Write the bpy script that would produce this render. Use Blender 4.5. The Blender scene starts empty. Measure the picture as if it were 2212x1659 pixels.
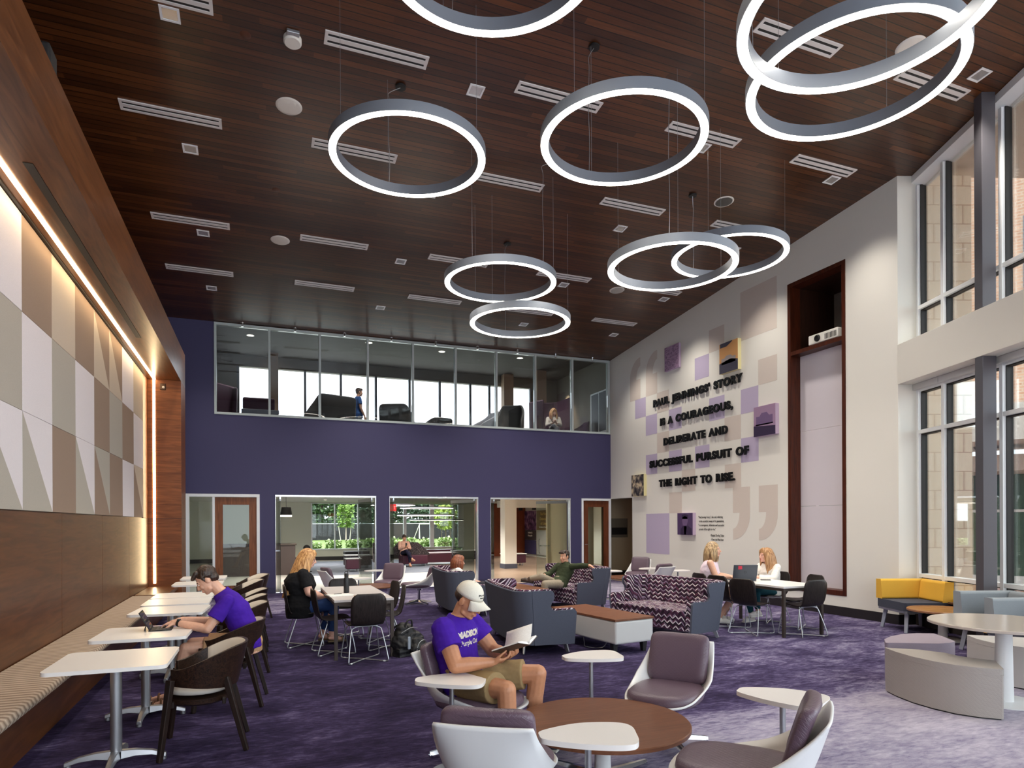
import bpy, bmesh, math, random
from mathutils import Vector as V, Matrix as MX, noise
random.seed(7)
S = bpy.context.scene
C = S.collection
R = math.radians
PI = math.pi

# ---------------------------------------------------------------- camera, sky, sun, exposure
cam_d = bpy.data.cameras.new('camera')
cam = bpy.data.objects.new('camera', cam_d); C.objects.link(cam)
YAW = R(21.4)
fw = V((math.sin(YAW), math.cos(YAW), 0)); rt = V((math.cos(YAW), -math.sin(YAW), 0)); up = V((0, 0, 1))
ROLL = 0.0045
r2 = rt * math.cos(ROLL) - up * math.sin(ROLL)
u2 = rt * math.sin(ROLL) + up * math.cos(ROLL)
m = MX((r2, u2, -fw)).transposed().to_4x4(); m.translation = V((0, 0, 1.67))
cam.matrix_world = m
cam_d.sensor_width = 36.0; cam_d.lens = 1405.0 / 2212 * 36
cam_d.shift_y = (1130 - 829.5) / 2212
cam_d.clip_start = 0.05; cam_d.clip_end = 300
S.camera = cam
S.view_settings.view_transform = 'Standard'
S.view_settings.look = 'None'
S.view_settings.gamma = 1.0
S.view_settings.use_curve_mapping = False
S.view_settings.exposure = 1.22
S.cycles.max_bounces = 7; S.cycles.diffuse_bounces = 4; S.cycles.glossy_bounces = 3
S.cycles.transparent_max_bounces = 10; S.cycles.transmission_bounces = 3
S.cycles.sample_clamp_indirect = 4.0
S.cycles.caustics_reflective = False; S.cycles.caustics_refractive = False

w = bpy.data.worlds.new('overcast_sky'); S.world = w; w.use_nodes = True
nt = w.node_tree; nt.nodes.clear()
o_ = nt.nodes.new('ShaderNodeOutputWorld'); b_ = nt.nodes.new('ShaderNodeBackground')
tc = nt.nodes.new('ShaderNodeTexCoord'); sx = nt.nodes.new('ShaderNodeSeparateXYZ'); rp = nt.nodes.new('ShaderNodeValToRGB')
nt.links.new(tc.outputs['Generated'], sx.inputs[0]); nt.links.new(sx.outputs[2], rp.inputs[0])
rp.color_ramp.elements[0].position = 0.0; rp.color_ramp.elements[0].color = (.80, .87, .95, 1)
rp.color_ramp.elements[1].position = .6; rp.color_ramp.elements[1].color = (.93, .97, 1.0, 1)
nt.links.new(rp.outputs[0], b_.inputs[0]); b_.inputs[1].default_value = 2.3
nt.links.new(b_.outputs[0], o_.inputs[0])
sun_d = bpy.data.lights.new('sun', 'SUN'); sun_d.energy = 1.3; sun_d.angle = R(25); sun_d.color = (1, .96, .9)
sun = bpy.data.objects.new('sun', sun_d); C.objects.link(sun); sun.rotation_euler = (R(38), 0, R(-59))

# ---------------------------------------------------------------- object helpers
def tag(o, label=None, cat=None, group=None, kind=None):
    for k, v in (('label', label), ('category', cat), ('group', group), ('kind', kind)):
        if v: o[k] = v
    return o
def thing(name, label, cat, loc=(0, 0, 0), rz=0.0, group=None):
    o = bpy.data.objects.new(name, None); C.objects.link(o)
    o.empty_display_size = .1
    o.location = loc; o.rotation_euler = (0, 0, rz)
    return tag(o, label, cat, group)
def dup(root, loc, rz=0.0, label=None, scale=None):
    r = root.copy(); C.objects.link(r); r.location = loc; r.rotation_euler = (0, 0, rz)
    if scale: r.scale = (scale,) * 3 if not isinstance(scale, tuple) else scale
    if label: r['label'] = label
    for ch in list(root.children):
        c = ch.copy(); C.objects.link(c); c.parent = r
        for g in list(ch.children):
            d = g.copy(); C.objects.link(d); d.parent = c
    return r

class MB:
    def __init__(s): s.v = []; s.f = []; s.T = None
    def add(s, vs, fs, m=0):
        b = len(s.v)
        s.v += [tuple(s.T @ V(p)) if s.T else tuple(p) for p in vs]
        s.f += [([b + i for i in f], m) for f in fs]
        return s
    def box(s, x0, x1, y0, y1, z0, z1, m=0):
        return s.add([(x0,y0,z0),(x1,y0,z0),(x1,y1,z0),(x0,y1,z0),(x0,y0,z1),(x1,y0,z1),(x1,y1,z1),(x0,y1,z1)],
                     [(3,2,1,0),(4,5,6,7),(0,1,5,4),(1,2,6,5),(2,3,7,6),(3,0,4,7)], m)
    def obox(s, c, size, rz=0, m=0, M=None):
        q = M or MX.Rotation(rz, 3, 'Z'); h = [a / 2 for a in size]; c = V(c)
        vs = [c + q @ V((x*h[0], y*h[1], z*h[2])) for z in (-1, 1) for x, y in ((-1,-1),(1,-1),(1,1),(-1,1))]
        return s.add(vs, [(3,2,1,0),(4,5,6,7),(0,1,5,4),(1,2,6,5),(2,3,7,6),(3,0,4,7)], m)
    def bar(s, a, b, w, h, m=0, w2=None, h2=None):      # rectangular bar from a to b
        a = V(a); b = V(b); d = (b - a).normalized()
        x = d.cross(V((0, 0, 1)));  x = V((1, 0, 0)) if x.length < 1e-4 else x.normalized()
        y = x.cross(d); w2 = w2 or w; h2 = h2 or h
        vs = [p + x*i*ww/2 + y*j*hh/2 for p, ww, hh in ((a, w, h), (b, w2, h2)) for i, j in ((-1,-1),(1,-1),(1,1),(-1,1))]
        return s.add(vs, [(3,2,1,0),(4,5,6,7),(0,1,5,4),(1,2,6,5),(2,3,7,6),(3,0,4,7)], m)
    def prism(s, poly, z0, z1, m=0, M=None, ms=None):
        n = len(poly); q = M or MX.Identity(4)
        vs = [q @ V((p[0], p[1], z)) for z in (z0, z1) for p in poly]
        s.add(vs, [tuple(range(n - 1, -1, -1)), tuple(range(n, 2*n))], m)
        return s.add(vs, [(i, (i+1) % n, n + (i+1) % n, n + i) for i in range(n)], m if ms is None else ms)
    def loft(s, rings, m=0, closed=True, caps=True, loop=False):
        n = len(rings[0]); vs = [p for r in rings for p in r]; fs = []
        k = len(rings)
        for i in range(k if loop else k - 1):
            a = i * n; b = ((i + 1) % k) * n
            for j in range(n if closed else n - 1):
                j2 = (j + 1) % n
                fs.append((a + j, a + j2, b + j2, b + j))
        if caps and closed and not loop:
            fs.append(tuple(range(n - 1, -1, -1))); fs.append(tuple((k-1)*n + j for j in range(n)))
        return s.add(vs, fs, m)
    def tube(s, pts, r, n=8, m=0, loop=False):
        pts = [V(p) for p in pts]; k = len(pts); rr = r if isinstance(r, (list, tuple)) else [r] * k
        rings = []; x = None
        for i, p in enumerate(pts):
            a = pts[(i - 1) % k] if (i or loop) else p; b = pts[(i + 1) % k] if (i < k - 1 or loop) else p
            d = (b - a).normalized()
            if x is None:
                x = d.cross(V((0, 0, 1))); x = V((1, 0, 0)) if x.length < 1e-3 else x
            x = (x - d * x.dot(d)).normalized(); y = d.cross(x)
            rings.append([p + (x * math.cos(t) + y * math.sin(t)) * rr[i] for t in [2*PI*j/n for j in range(n)]])
        return s.loft(rings, m, loop=loop)
    def cyl(s, c, r, z0, z1, n=24, m=0, r1=None):
        return s.lathe([(r, z0), (r if r1 is None else r1, z1)], c, n, m)
    def lathe(s, prof, c=(0, 0), n=24, m=0):
        rings = [[(c[0] + r*math.cos(2*PI*j/n), c[1] + r*math.sin(2*PI*j/n), z) for j in range(n)] for r, z in prof]
        return s.loft(rings, m, caps=prof[0] != prof[-1])
    def ell(s, c, r, n=14, k=9, m=0, M=None):
        q = M or MX.Identity(3); c = V(c); rings = []
        for i in range(k + 1):
            t = -PI/2 + PI * min(max(i / k, .02), .98)
            rings.append([c + q @ V((r[0]*math.cos(t)*math.cos(2*PI*j/n), r[1]*math.cos(t)*math.sin(2*PI*j/n), r[2]*math.sin(t))) for j in range(n)])
        return s.loft(rings, m)
    def cap(s, a, b, ra, rb, n=12, m=0):               # tapered capsule
        a = V(a); b = V(b); d = b - a; L = max(d.length, 1e-4); d = d / L
        x = d.cross(V((0, 0, 1))); x = V((1, 0, 0)) if x.length < 1e-3 else x.normalized(); y = d.cross(x)
        st = [(-ra*.985, .17*ra), (-ra*.75, .66*ra), (-ra*.38, .925*ra), (0, ra), (L*.33, ra+(rb-ra)*.33), (L*.67, ra+(rb-ra)*.67), (L, rb), (L+rb*.38, .925*rb), (L+rb*.75, .66*rb), (L+rb*.985, .17*rb)]
        return s.loft([[a + d*t + (x*math.cos(q) + y*math.sin(q))*rr for q in [2*PI*j/n for j in range(n)]] for t, rr in st], m)
    def sheet(s, fn, nu, nv, m=0):
        vs = [fn(i / nu, j / nv) for i in range(nu + 1) for j in range(nv + 1)]
        return s.add(vs, [(i*(nv+1)+j, (i+1)*(nv+1)+j, (i+1)*(nv+1)+j+1, i*(nv+1)+j+1) for i in range(nu) for j in range(nv)], m)
    def build(s, name, mats, parent=None, ang=40, bevel=0, seg=2, sub=0, solid=0, off=0, fix=True):
        me = bpy.data.meshes.new(name)
        me.from_pydata(s.v, [], [f for f, _ in s.f])
        mats = mats if isinstance(mats, (list, tuple)) else [mats]
        for q in mats: me.materials.append(q)
        for p, (_, mi) in zip(me.polygons, s.f): p.material_index = mi
        if fix:
            bm = bmesh.new(); bm.from_mesh(me); bmesh.ops.recalc_face_normals(bm, faces=bm.faces); bm.to_mesh(me); bm.free()
        me.polygons.foreach_set('use_smooth', [ang > 0] * len(me.polygons))
        if 0 < ang < 180: me.set_sharp_from_angle(angle=R(ang))
        o = bpy.data.objects.new(name, me); C.objects.link(o)
        if parent: o.parent = parent
        if solid:
            q = o.modifiers.new('thickness', 'SOLIDIFY'); q.thickness = solid; q.offset = off
        if bevel:
            q = o.modifiers.new('bevel', 'BEVEL'); q.width = bevel; q.segments = seg; q.limit_method = 'ANGLE'; q.angle_limit = R(40); q.harden_normals = False
        if sub:
            q = o.modifiers.new('subdivision', 'SUBSURF'); q.levels = sub; q.render_levels = sub
        return o
def struct(o): o['kind'] = 'structure'; return o
def fuse(mb, name, mats, parent, voxel, it=6, fac=.5):   # one continuous organic surface
    o = mb.build(name, mats, None, ang=180)
    q = o.modifiers.new('r', 'REMESH'); q.mode = 'VOXEL'; q.voxel_size = voxel; q.use_smooth_shade = True
    q = o.modifiers.new('s', 'SMOOTH'); q.iterations = it; q.factor = fac
    dg = bpy.context.evaluated_depsgraph_get()
    me = bpy.data.meshes.new_from_object(o.evaluated_get(dg)); me.name = name
    old = o.data; o.modifiers.clear(); o.data = me; bpy.data.meshes.remove(old)
    me.polygons.foreach_set('use_smooth', [True] * len(me.polygons))
    if not me.materials:
        for q in (mats if isinstance(mats, (list, tuple)) else [mats]): me.materials.append(q)
    if parent: o.parent = parent
    return o
def wrinkle(o, amp=.004, f=11.0, seed=0):
    me = o.data; ns = [v.normal.copy() for v in me.vertices]
    for v, n in zip(me.vertices, ns):
        p = v.co; k = noise.noise(V((p.x*f + seed, p.y*f, p.z*f*1.6))) + .5*noise.noise(V((p.x*f*2.3, p.y*f*2.3 + seed, p.z*f*3.1)))
        v.co = p + n*k*amp
    return o
def rrect(w, d, r, n=5, cx=0, cy=0):
    out = []
    for sx_, sy_, a0 in ((1, 1, 0), (-1, 1, 90), (-1, -1, 180), (1, -1, 270)):
        for i in range(n + 1):
            a = R(a0 + 90 * i / n); out.append((cx + sx_*(w/2 - r) + r*math.cos(a), cy + sy_*(d/2 - r) + r*math.sin(a)))
    return out
def smooth_path(pts, n=6, loop=False):                  # Catmull-Rom
    P = [V(p) for p in pts]; k = len(P); out = []
    for i in range(k if loop else k - 1):
        g = lambda j: P[j % k] if loop else P[min(max(j, 0), k - 1)]
        a, b, c, d = g(i-1), g(i), g(i+1), g(i+2)
        for j in range(n):
            t = j / n
            out.append(.5*((2*b) + (c-a)*t + (2*a-5*b+4*c-d)*t*t + (3*b-a-3*c+d)*t*t*t))
    if not loop: out.append(P[-1])
    return out
def polyface(poly, n, o3, ux, uy):                      # 2D polygon -> 3D points
    return [V(o3) + V(ux)*p[0] + V(uy)*p[1] for p in poly]
def flat_text(txt, size, depth, m, parent, bold=0.0, name='lettering', align='CENTER'):
    c = bpy.data.curves.new('tmp', 'FONT'); c.body = txt; c.size = size; c.extrude = depth; c.offset = bold; c.align_x = align
    o = bpy.data.objects.new('tmp', c); C.objects.link(o)
    me = bpy.data.meshes.new_from_object(o.evaluated_get(bpy.context.evaluated_depsgraph_get())); bpy.data.objects.remove(o); bpy.data.curves.remove(c)
    me.name = name; me.materials.clear(); me.materials.append(m)
    o = bpy.data.objects.new(name, me); C.objects.link(o); o.parent = parent
    return o
ORD = ['first', 'second', 'third', 'fourth', 'fifth', 'sixth', 'seventh', 'eighth', 'ninth', 'tenth', 'eleventh', 'twelfth', 'thirteenth']

# ---------------------------------------------------------------- materials
def nodes(name):
    q = bpy.data.materials.new(name); q.use_nodes = True
    t = q.node_tree; b = t.nodes['Principled BSDF']
    return q, t, b, t.nodes.new, t.links.new
def sc(h):                                              # sRGB 0-255 -> linear
    return tuple(((c/255)/12.92 if c/255 <= .04045 else ((c/255+.055)/1.055)**2.4) for c in h) + (1,)
def mat(name, col, rough=.5, metal=0, nz=0, bump=0, bs=200, spec=.5, emit=0, coat=0, sheen=0):
    q, t, b, N, L = nodes(name); col = sc(col) if max(col) > 1 else tuple(col[:3]) + (1,)
    b.inputs['Base Color'].default_value = col; b.inputs['Roughness'].default_value = rough
    b.inputs['Metallic'].default_value = metal; b.inputs['Specular IOR Level'].default_value = spec
    if coat: b.inputs['Coat Weight'].default_value = coat
    if sheen: b.inputs['Sheen Weight'].default_value = sheen
    if emit: b.inputs['Emission Color'].default_value = col; b.inputs['Emission Strength'].default_value = emit
    if nz or bump:
        c = N('ShaderNodeTexCoord'); n = N('ShaderNodeTexNoise'); n.inputs['Scale'].default_value = bs; n.inputs['Detail'].default_value = 4
        L(c.outputs['Object'], n.inputs['Vector'])
        if nz:
            r = N('ShaderNodeValToRGB'); e = r.color_ramp.elements
            e[0].position = .3; e[1].position = .7
            e[0].color = tuple(x*(1-nz) for x in col[:3]) + (1,); e[1].color = tuple(min(1, x*(1+nz)) for x in col[:3]) + (1,)
            L(n.outputs['Fac'], r.inputs[0]); L(r.outputs[0], b.inputs['Base Color'])
        if bump:
            u = N('ShaderNodeBump'); u.inputs['Strength'].default_value = bump; u.inputs['Distance'].default_value = .004
            L(n.outputs['Fac'], u.inputs['Height']); L(u.outputs[0], b.inputs['Normal'])
    return q
def wood(name, c1, c2, axis='Y', scale=1.0, rough=.4, coat=0, contrast=1.0):
    q, t, b, N, L = nodes(name); c = N('ShaderNodeTexCoord'); mp = N('ShaderNodeMapping')
    st = {'X': (1.2, 14, 14), 'Y': (14, 1.2, 14), 'Z': (14, 14, 1.2)}[axis]
    mp.inputs['Scale'].default_value = tuple(x*scale for x in st); L(c.outputs['Object'], mp.inputs[0])
    n = N('ShaderNodeTexNoise'); n.inputs['Scale'].default_value = 1.6; n.inputs['Detail'].default_value = 7; n.inputs['Distortion'].default_value = 1.2
    L(mp.outputs[0], n.inputs['Vector'])
    r = N('ShaderNodeValToRGB'); e = r.color_ramp.elements; e[0].position = .5-.18/contrast; e[1].position = .5+.18/contrast
    e[0].color = sc(c1); e[1].color = sc(c2)
    L(n.outputs['Fac'], r.inputs[0]); L(r.outputs[0], b.inputs['Base Color'])
    b.inputs['Roughness'].default_value = rough; b.inputs['Specular IOR Level'].default_value = .3
    if coat: b.inputs['Coat Weight'].default_value = coat; b.inputs['Coat Roughness'].default_value = .15
    return q
def math_(N, L, op, a, b=None, c=None):
    n = N('ShaderNodeMath'); n.operation = op
    for i, x in enumerate((a, b, c)):
        if x is None: continue
        if isinstance(x, (int, float)): n.inputs[i].default_value = x
        else: L(x, n.inputs[i])
    return n.outputs[0]
def glass(name, tint=(.93, .97, .95), refl=.6, rough=0):
    q, t, b, N, L = nodes(name); t.nodes.remove(b)
    o = t.nodes['Material Output']; tr = N('ShaderNodeBsdfTransparent'); gl = N('ShaderNodeBsdfGlossy'); mx = N('ShaderNodeMixShader'); fr = N('ShaderNodeFresnel')
    tr.inputs[0].default_value = tint + (1,); gl.inputs['Roughness'].default_value = rough; fr.inputs[0].default_value = 1.45
    L(math_(N, L, 'MULTIPLY', fr.outputs[0], refl), mx.inputs[0]); L(tr.outputs[0], mx.inputs[1]); L(gl.outputs[0], mx.inputs[2]); L(mx.outputs[0], o.inputs[0])
    return q
def emis(name, col, s):
    q, t, b, N, L = nodes(name); t.nodes.remove(b); e = N('ShaderNodeEmission')
    e.inputs[0].default_value = tuple(col) + (1,); e.inputs[1].default_value = s; L(e.outputs[0], t.nodes['Material Output'].inputs[0])
    return q

def carpet():
    q, t, b, N, L = nodes('mottled_carpet'); c = N('ShaderNodeTexCoord'); s = N('ShaderNodeSeparateXYZ'); L(c.outputs['Object'], s.inputs[0])
    def nz(sx_, sy_, det, dis=.5):
        mp = N('ShaderNodeMapping'); mp.inputs['Scale'].default_value = (sx_, sy_, 1); L(c.outputs['Object'], mp.inputs[0])
        n = N('ShaderNodeTexNoise'); n.inputs['Scale'].default_value = 1; n.inputs['Detail'].default_value = det; n.inputs['Roughness'].default_value = .68; n.inputs['Distortion'].default_value = dis
        L(mp.outputs[0], n.inputs['Vector']); return n.outputs['Fac']
    big = nz(1.3, 2.6, 9); fine = nz(9, 26, 8); tuft = nz(260, 260, 2)
    v = math_(N, L, 'ADD', math_(N, L, 'MULTIPLY', big, .56), math_(N, L, 'MULTIPLY', fine, .44))
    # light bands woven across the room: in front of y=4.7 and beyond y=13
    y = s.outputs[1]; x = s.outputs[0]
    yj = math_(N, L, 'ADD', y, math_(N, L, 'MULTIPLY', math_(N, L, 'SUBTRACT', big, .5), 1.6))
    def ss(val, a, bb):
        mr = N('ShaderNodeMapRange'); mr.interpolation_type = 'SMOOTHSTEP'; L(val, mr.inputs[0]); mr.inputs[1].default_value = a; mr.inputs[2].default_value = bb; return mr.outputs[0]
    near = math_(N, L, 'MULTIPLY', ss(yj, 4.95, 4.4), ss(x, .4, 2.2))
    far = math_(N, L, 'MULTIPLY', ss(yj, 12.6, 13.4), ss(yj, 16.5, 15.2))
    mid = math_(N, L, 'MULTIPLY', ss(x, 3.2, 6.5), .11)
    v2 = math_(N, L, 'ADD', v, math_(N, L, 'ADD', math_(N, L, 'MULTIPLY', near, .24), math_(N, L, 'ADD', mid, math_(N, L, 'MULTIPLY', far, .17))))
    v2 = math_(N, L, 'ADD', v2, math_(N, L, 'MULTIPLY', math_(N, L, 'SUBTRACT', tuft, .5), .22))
    r = N('ShaderNodeValToRGB'); e = r.color_ramp.elements
    e[0].position = .40; e[0].color = sc((34, 28, 50)); e[1].position = .92; e[1].color = sc((196, 190, 204))
    for p, col in ((.52, (54, 45, 76)), (.61, (84, 75, 110)), (.72, (146, 140, 164))):
        z = e.new(p); z.color = sc(col)
    L(v2, r.inputs[0]); L(r.outputs[0], b.inputs['Base Color']); b.inputs['Roughness'].default_value = .95; b.inputs['Specular IOR Level'].default_value = .1
    u = N('ShaderNodeBump'); u.inputs['Strength'].default_value = .5; u.inputs['Distance'].default_value = .006; L(tuft, u.inputs['Height']); L(u.outputs[0], b.inputs['Normal'])
    return q
def planks(name, c1, c2, c3, pw, pl, gap, rough, along='X'):
    q, t, b, N, L = nodes(name); c = N('ShaderNodeTexCoord'); s = N('ShaderNodeSeparateXYZ'); L(c.outputs['Object'], s.inputs[0])
    a, d = (s.outputs[0], s.outputs[1]) if along == 'X' else (s.outputs[1], s.outputs[0])
    rowf = math_(N, L, 'DIVIDE', d, pw); row = math_(N, L, 'FLOOR', rowf); fr = math_(N, L, 'FRACT', rowf)
    wn = N('ShaderNodeTexWhiteNoise'); wn.noise_dimensions = '1D'; L(row, wn.inputs['W'])
    af = math_(N, L, 'ADD', math_(N, L, 'DIVIDE', a, pl), math_(N, L, 'MULTIPLY', wn.outputs[0], 7.3)); seg = math_(N, L, 'FLOOR', af)
    cb = N('ShaderNodeCombineXYZ'); L(row, cb.inputs[0]); L(seg, cb.inputs[1])
    w2 = N('ShaderNodeTexWhiteNoise'); w2.noise_dimensions = '2D'; L(cb.outputs[0], w2.inputs['Vector'])
    mp = N('ShaderNodeMapping'); mp.inputs['Scale'].default_value = (2, 30, 2) if along == 'X' else (30, 2, 2)
    ad = N('ShaderNodeVectorMath'); ad.operation = 'ADD'; L(c.outputs['Object'], ad.inputs[0]); L(w2.outputs['Color'], ad.inputs[1]); L(ad.outputs[0], mp.inputs[0])
    n = N('ShaderNodeTexNoise'); n.inputs['Scale'].default_value = 1.5; n.inputs['Detail'].default_value = 6; L(mp.outputs[0], n.inputs['Vector'])
    f = math_(N, L, 'ADD', math_(N, L, 'MULTIPLY', w2.outputs[0], .42), math_(N, L, 'MULTIPLY', n.outputs['Fac'], .58))
    r = N('ShaderNodeValToRGB'); e = r.color_ramp.elements; e[0].position = .12; e[0].color = sc(c1); e[1].position = .95; e[1].color = sc(c3); z = e.new(.5); z.color = sc(c2)
    L(f, r.inputs[0])
    g = math_(N, L, 'LESS_THAN', fr, gap); mx = N('ShaderNodeMix'); mx.data_type = 'RGBA'; L(g, mx.inputs['Factor']); L(r.outputs[0], mx.inputs[6]); mx.inputs[7].default_value = (.006, .004, .003, 1)
    L(mx.outputs[2], b.inputs['Base Color']); b.inputs['Roughness'].default_value = rough
    u = N('ShaderNodeBump'); u.inputs['Distance'].default_value = .01; u.inputs['Strength'].default_value = .8; L(math_(N, L, 'SUBTRACT', 1, g), u.inputs['Height']); L(u.outputs[0], b.inputs['Normal'])
    return q
def chevron():
    q, t, b, N, L = nodes('chevron_upholstery'); c = N('ShaderNodeTexCoord'); s = N('ShaderNodeSeparateXYZ'); L(c.outputs['Object'], s.inputs[0])
    x, y, z = s.outputs
    u = math_(N, L, 'DIVIDE', math_(N, L, 'ADD', x, math_(N, L, 'MULTIPLY', y, .55)), .052); col = math_(N, L, 'FLOOR', u); fu = math_(N, L, 'FRACT', u)
    odd = math_(N, L, 'MODULO', math_(N, L, 'ABSOLUTE', col), 2)
    tri = math_(N, L, 'ABSOLUTE', math_(N, L, 'SUBTRACT', fu, odd))
    wv = math_(N, L, 'ADD', math_(N, L, 'DIVIDE', math_(N, L, 'SUBTRACT', z, y), .023), math_(N, L, 'MULTIPLY', tri, 1.7))
    band = math_(N, L, 'FLOOR', wv); fb = math_(N, L, 'FRACT', wv)
    cb = N('ShaderNodeCombineXYZ'); L(band, cb.inputs[0]); L(col, cb.inputs[1])
    wn = N('ShaderNodeTexWhiteNoise'); wn.noise_dimensions = '2D'; L(cb.outputs[0], wn.inputs['Vector'])
    alt = math_(N, L, 'MODULO', math_(N, L, 'ABSOLUTE', band), 3)
    f = math_(N, L, 'ADD', math_(N, L, 'MULTIPLY', alt, .30), math_(N, L, 'MULTIPLY', wn.outputs[0], .36))
    r = N('ShaderNodeValToRGB'); r.color_ramp.interpolation = 'CONSTANT'; e = r.color_ramp.elements
    e[0].position = 0; e[0].color = sc((34, 27, 36)); e[1].position = .72; e[1].color = sc((208, 198, 206))
    for p, k in ((.2, (74, 44, 70)), (.36, (58, 30, 50)), (.5, (104, 58, 82)), (.62, (142, 124, 148)), (.86, (230, 222, 226))): zz = e.new(p); zz.color = sc(k)
    L(f, r.inputs[0])
    mx = N('ShaderNodeMix'); mx.data_type = 'RGBA'; L(math_(N, L, 'MAXIMUM', math_(N, L, 'LESS_THAN', fb, .17), math_(N, L, 'LESS_THAN', fu, .06)), mx.inputs['Factor']); L(r.outputs[0], mx.inputs[6]); mx.inputs[7].default_value = sc((40, 32, 42))
    L(mx.outputs[2], b.inputs['Base Color']); b.inputs['Roughness'].default_value = .85; b.inputs['Specular IOR Level'].default_value = .2
    return q
def quilt(name, col, d=.03, rough=.42, depth=.5):
    q, t, b, N, L = nodes(name); c = N('ShaderNodeTexCoord'); s = N('ShaderNodeSeparateXYZ'); L(c.outputs['Object'], s.inputs[0]); x, y, z = s.outputs
    h = math_(N, L, 'SUBTRACT', z, y); hx = math_(N, L, 'ADD', x, math_(N, L, 'MULTIPLY', y, .3))
    a = math_(N, L, 'FRACT', math_(N, L, 'DIVIDE', math_(N, L, 'ADD', hx, h), d)); e = math_(N, L, 'FRACT', math_(N, L, 'DIVIDE', math_(N, L, 'SUBTRACT', hx, h), d))
    k = math_(N, L, 'MINIMUM', math_(N, L, 'PINGPONG', a, .5), math_(N, L, 'PINGPONG', e, .5)); k = math_(N, L, 'MINIMUM', k, .12)
    u = N('ShaderNodeBump'); u.inputs['Strength'].default_value = depth; u.inputs['Distance'].default_value = .012; L(k, u.inputs['Height']); L(u.outputs[0], b.inputs['Normal'])
    b.inputs['Base Color'].default_value = sc(col); b.inputs['Roughness'].default_value = rough
    return q
def ribbed():
    q, t, b, N, L = nodes('ribbed_bench_fabric'); c = N('ShaderNodeTexCoord'); s = N('ShaderNodeSeparateXYZ'); L(c.outputs['Object'], s.inputs[0])
    f = math_(N, L, 'PINGPONG', math_(N, L, 'FRACT', math_(N, L, 'DIVIDE', s.outputs[1], .075)), .5)
    r = N('ShaderNodeValToRGB'); e = r.color_ramp.elements; e[0].position = .05; e[0].color = sc((132, 112, 96)); e[1].position = .4; e[1].color = sc((188, 170, 152))
    L(f, r.inputs[0]); L(r.outputs[0], b.inputs['Base Color']); b.inputs['Roughness'].default_value = .9
    u = N('ShaderNodeBump'); u.inputs['Strength'].default_value = .6; u.inputs['Distance'].default_value = .02; L(f, u.inputs['Height']); L(u.outputs[0], b.inputs['Normal'])
    return q
def bricks(name, c1, c2, mo, w, h, ms=.012, offs=.5, rot=0.0):
    q, t, b, N, L = nodes(name); c = N('ShaderNodeTexCoord'); s = N('ShaderNodeSeparateXYZ'); cb = N('ShaderNodeCombineXYZ'); L(c.outputs['Object'], s.inputs[0])
    L(math_(N, L, 'ADD', math_(N, L, 'MULTIPLY', s.outputs[0], math.cos(rot)), math_(N, L, 'MULTIPLY', s.outputs[1], math.sin(rot))), cb.inputs[0]); L(s.outputs[2], cb.inputs[1])
    k = N('ShaderNodeTexBrick'); k.offset = offs; k.inputs['Scale'].default_value = 1; k.inputs['Brick Width'].default_value = w; k.inputs['Row Height'].default_value = h; k.inputs['Mortar Size'].default_value = ms
    k.inputs['Color1'].default_value = sc(c1); k.inputs['Color2'].default_value = sc(c2); k.inputs['Mortar'].default_value = sc(mo)
    L(cb.outputs[0], k.inputs['Vector']); L(k.outputs['Color'], b.inputs['Base Color']); b.inputs['Roughness'].default_value = .85
    return q
def tri(name, stops, sx_=1, sy_=1, sz_=1, scale=1, rough=.8, det=6):  # noise with colour stops
    q, t, b, N, L = nodes(name); c = N('ShaderNodeTexCoord'); mp = N('ShaderNodeMapping'); mp.inputs['Scale'].default_value = (sx_, sy_, sz_); L(c.outputs['Object'], mp.inputs[0])
    n = N('ShaderNodeTexNoise'); n.inputs['Scale'].default_value = scale; n.inputs['Detail'].default_value = det; L(mp.outputs[0], n.inputs['Vector'])
    r = N('ShaderNodeValToRGB'); e = r.color_ramp.elements; e[0].position = stops[0][0]; e[0].color = sc(stops[0][1]); e[1].position = stops[-1][0]; e[1].color = sc(stops[-1][1])
    for p, k in stops[1:-1]: z = e.new(p); z.color = sc(k)
    L(n.outputs['Fac'], r.inputs[0]); L(r.outputs[0], b.inputs['Base Color']); b.inputs['Roughness'].default_value = rough
    return q

K = {}
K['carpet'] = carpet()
K['ceiling'] = planks('stained_ceiling_planks', (44, 24, 12), (78, 44, 21), (118, 70, 36), .098, 2.2, .11, .30)
K['walnut'] = wood('walnut_panelling', (76, 43, 22), (106, 65, 37), 'Y', .7, .34)
K['walnutz'] = wood('walnut_veneer_upright', (102, 56, 28), (138, 82, 44), 'X', .8, .42)
K['redwood'] = wood('red_stained_wood', (58, 24, 12), (84, 38, 20), 'Z', 1, .4)
K['redwood2'] = wood('dark_red_lining', (40, 22, 14), (58, 33, 22), 'Z', 1, .5)
K['doorwood'] = wood('door_veneer', (112, 66, 40), (146, 90, 56), 'Z', .8, .45)
K['white'] = mat('white_paint', (232, 230, 222), .65)
K['whitetrim'] = mat('white_metal_frame', (244, 248, 250), .4)
K['purple'] = mat('purple_wall_paint', (62, 59, 98), .6)
K['lav'] = mat('lavender_paint', (190, 178, 205), .65)
K['taupe'] = mat('taupe_paint', (214, 203, 193), .65)
K['black'] = mat('black_rubber', (22, 21, 22), .6)
K['base'] = mat('dark_baseboard', (34, 30, 31), .5)
K['blk_letter'] = mat('black_letter', (9, 9, 11), .6, spec=.25)
K['steel'] = mat('brushed_aluminium', (176, 178, 182), .38, .85)
K['chrome'] = mat('polished_chrome', (215, 217, 220), .12, 1)
K['rod'] = mat('satin_rod', (196, 200, 205), .3, .8)
K['tabwhite'] = mat('white_laminate', (236, 233, 230), .3)
K['shell'] = mat('white_moulded_shell', (228, 230, 231), .35)
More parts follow.
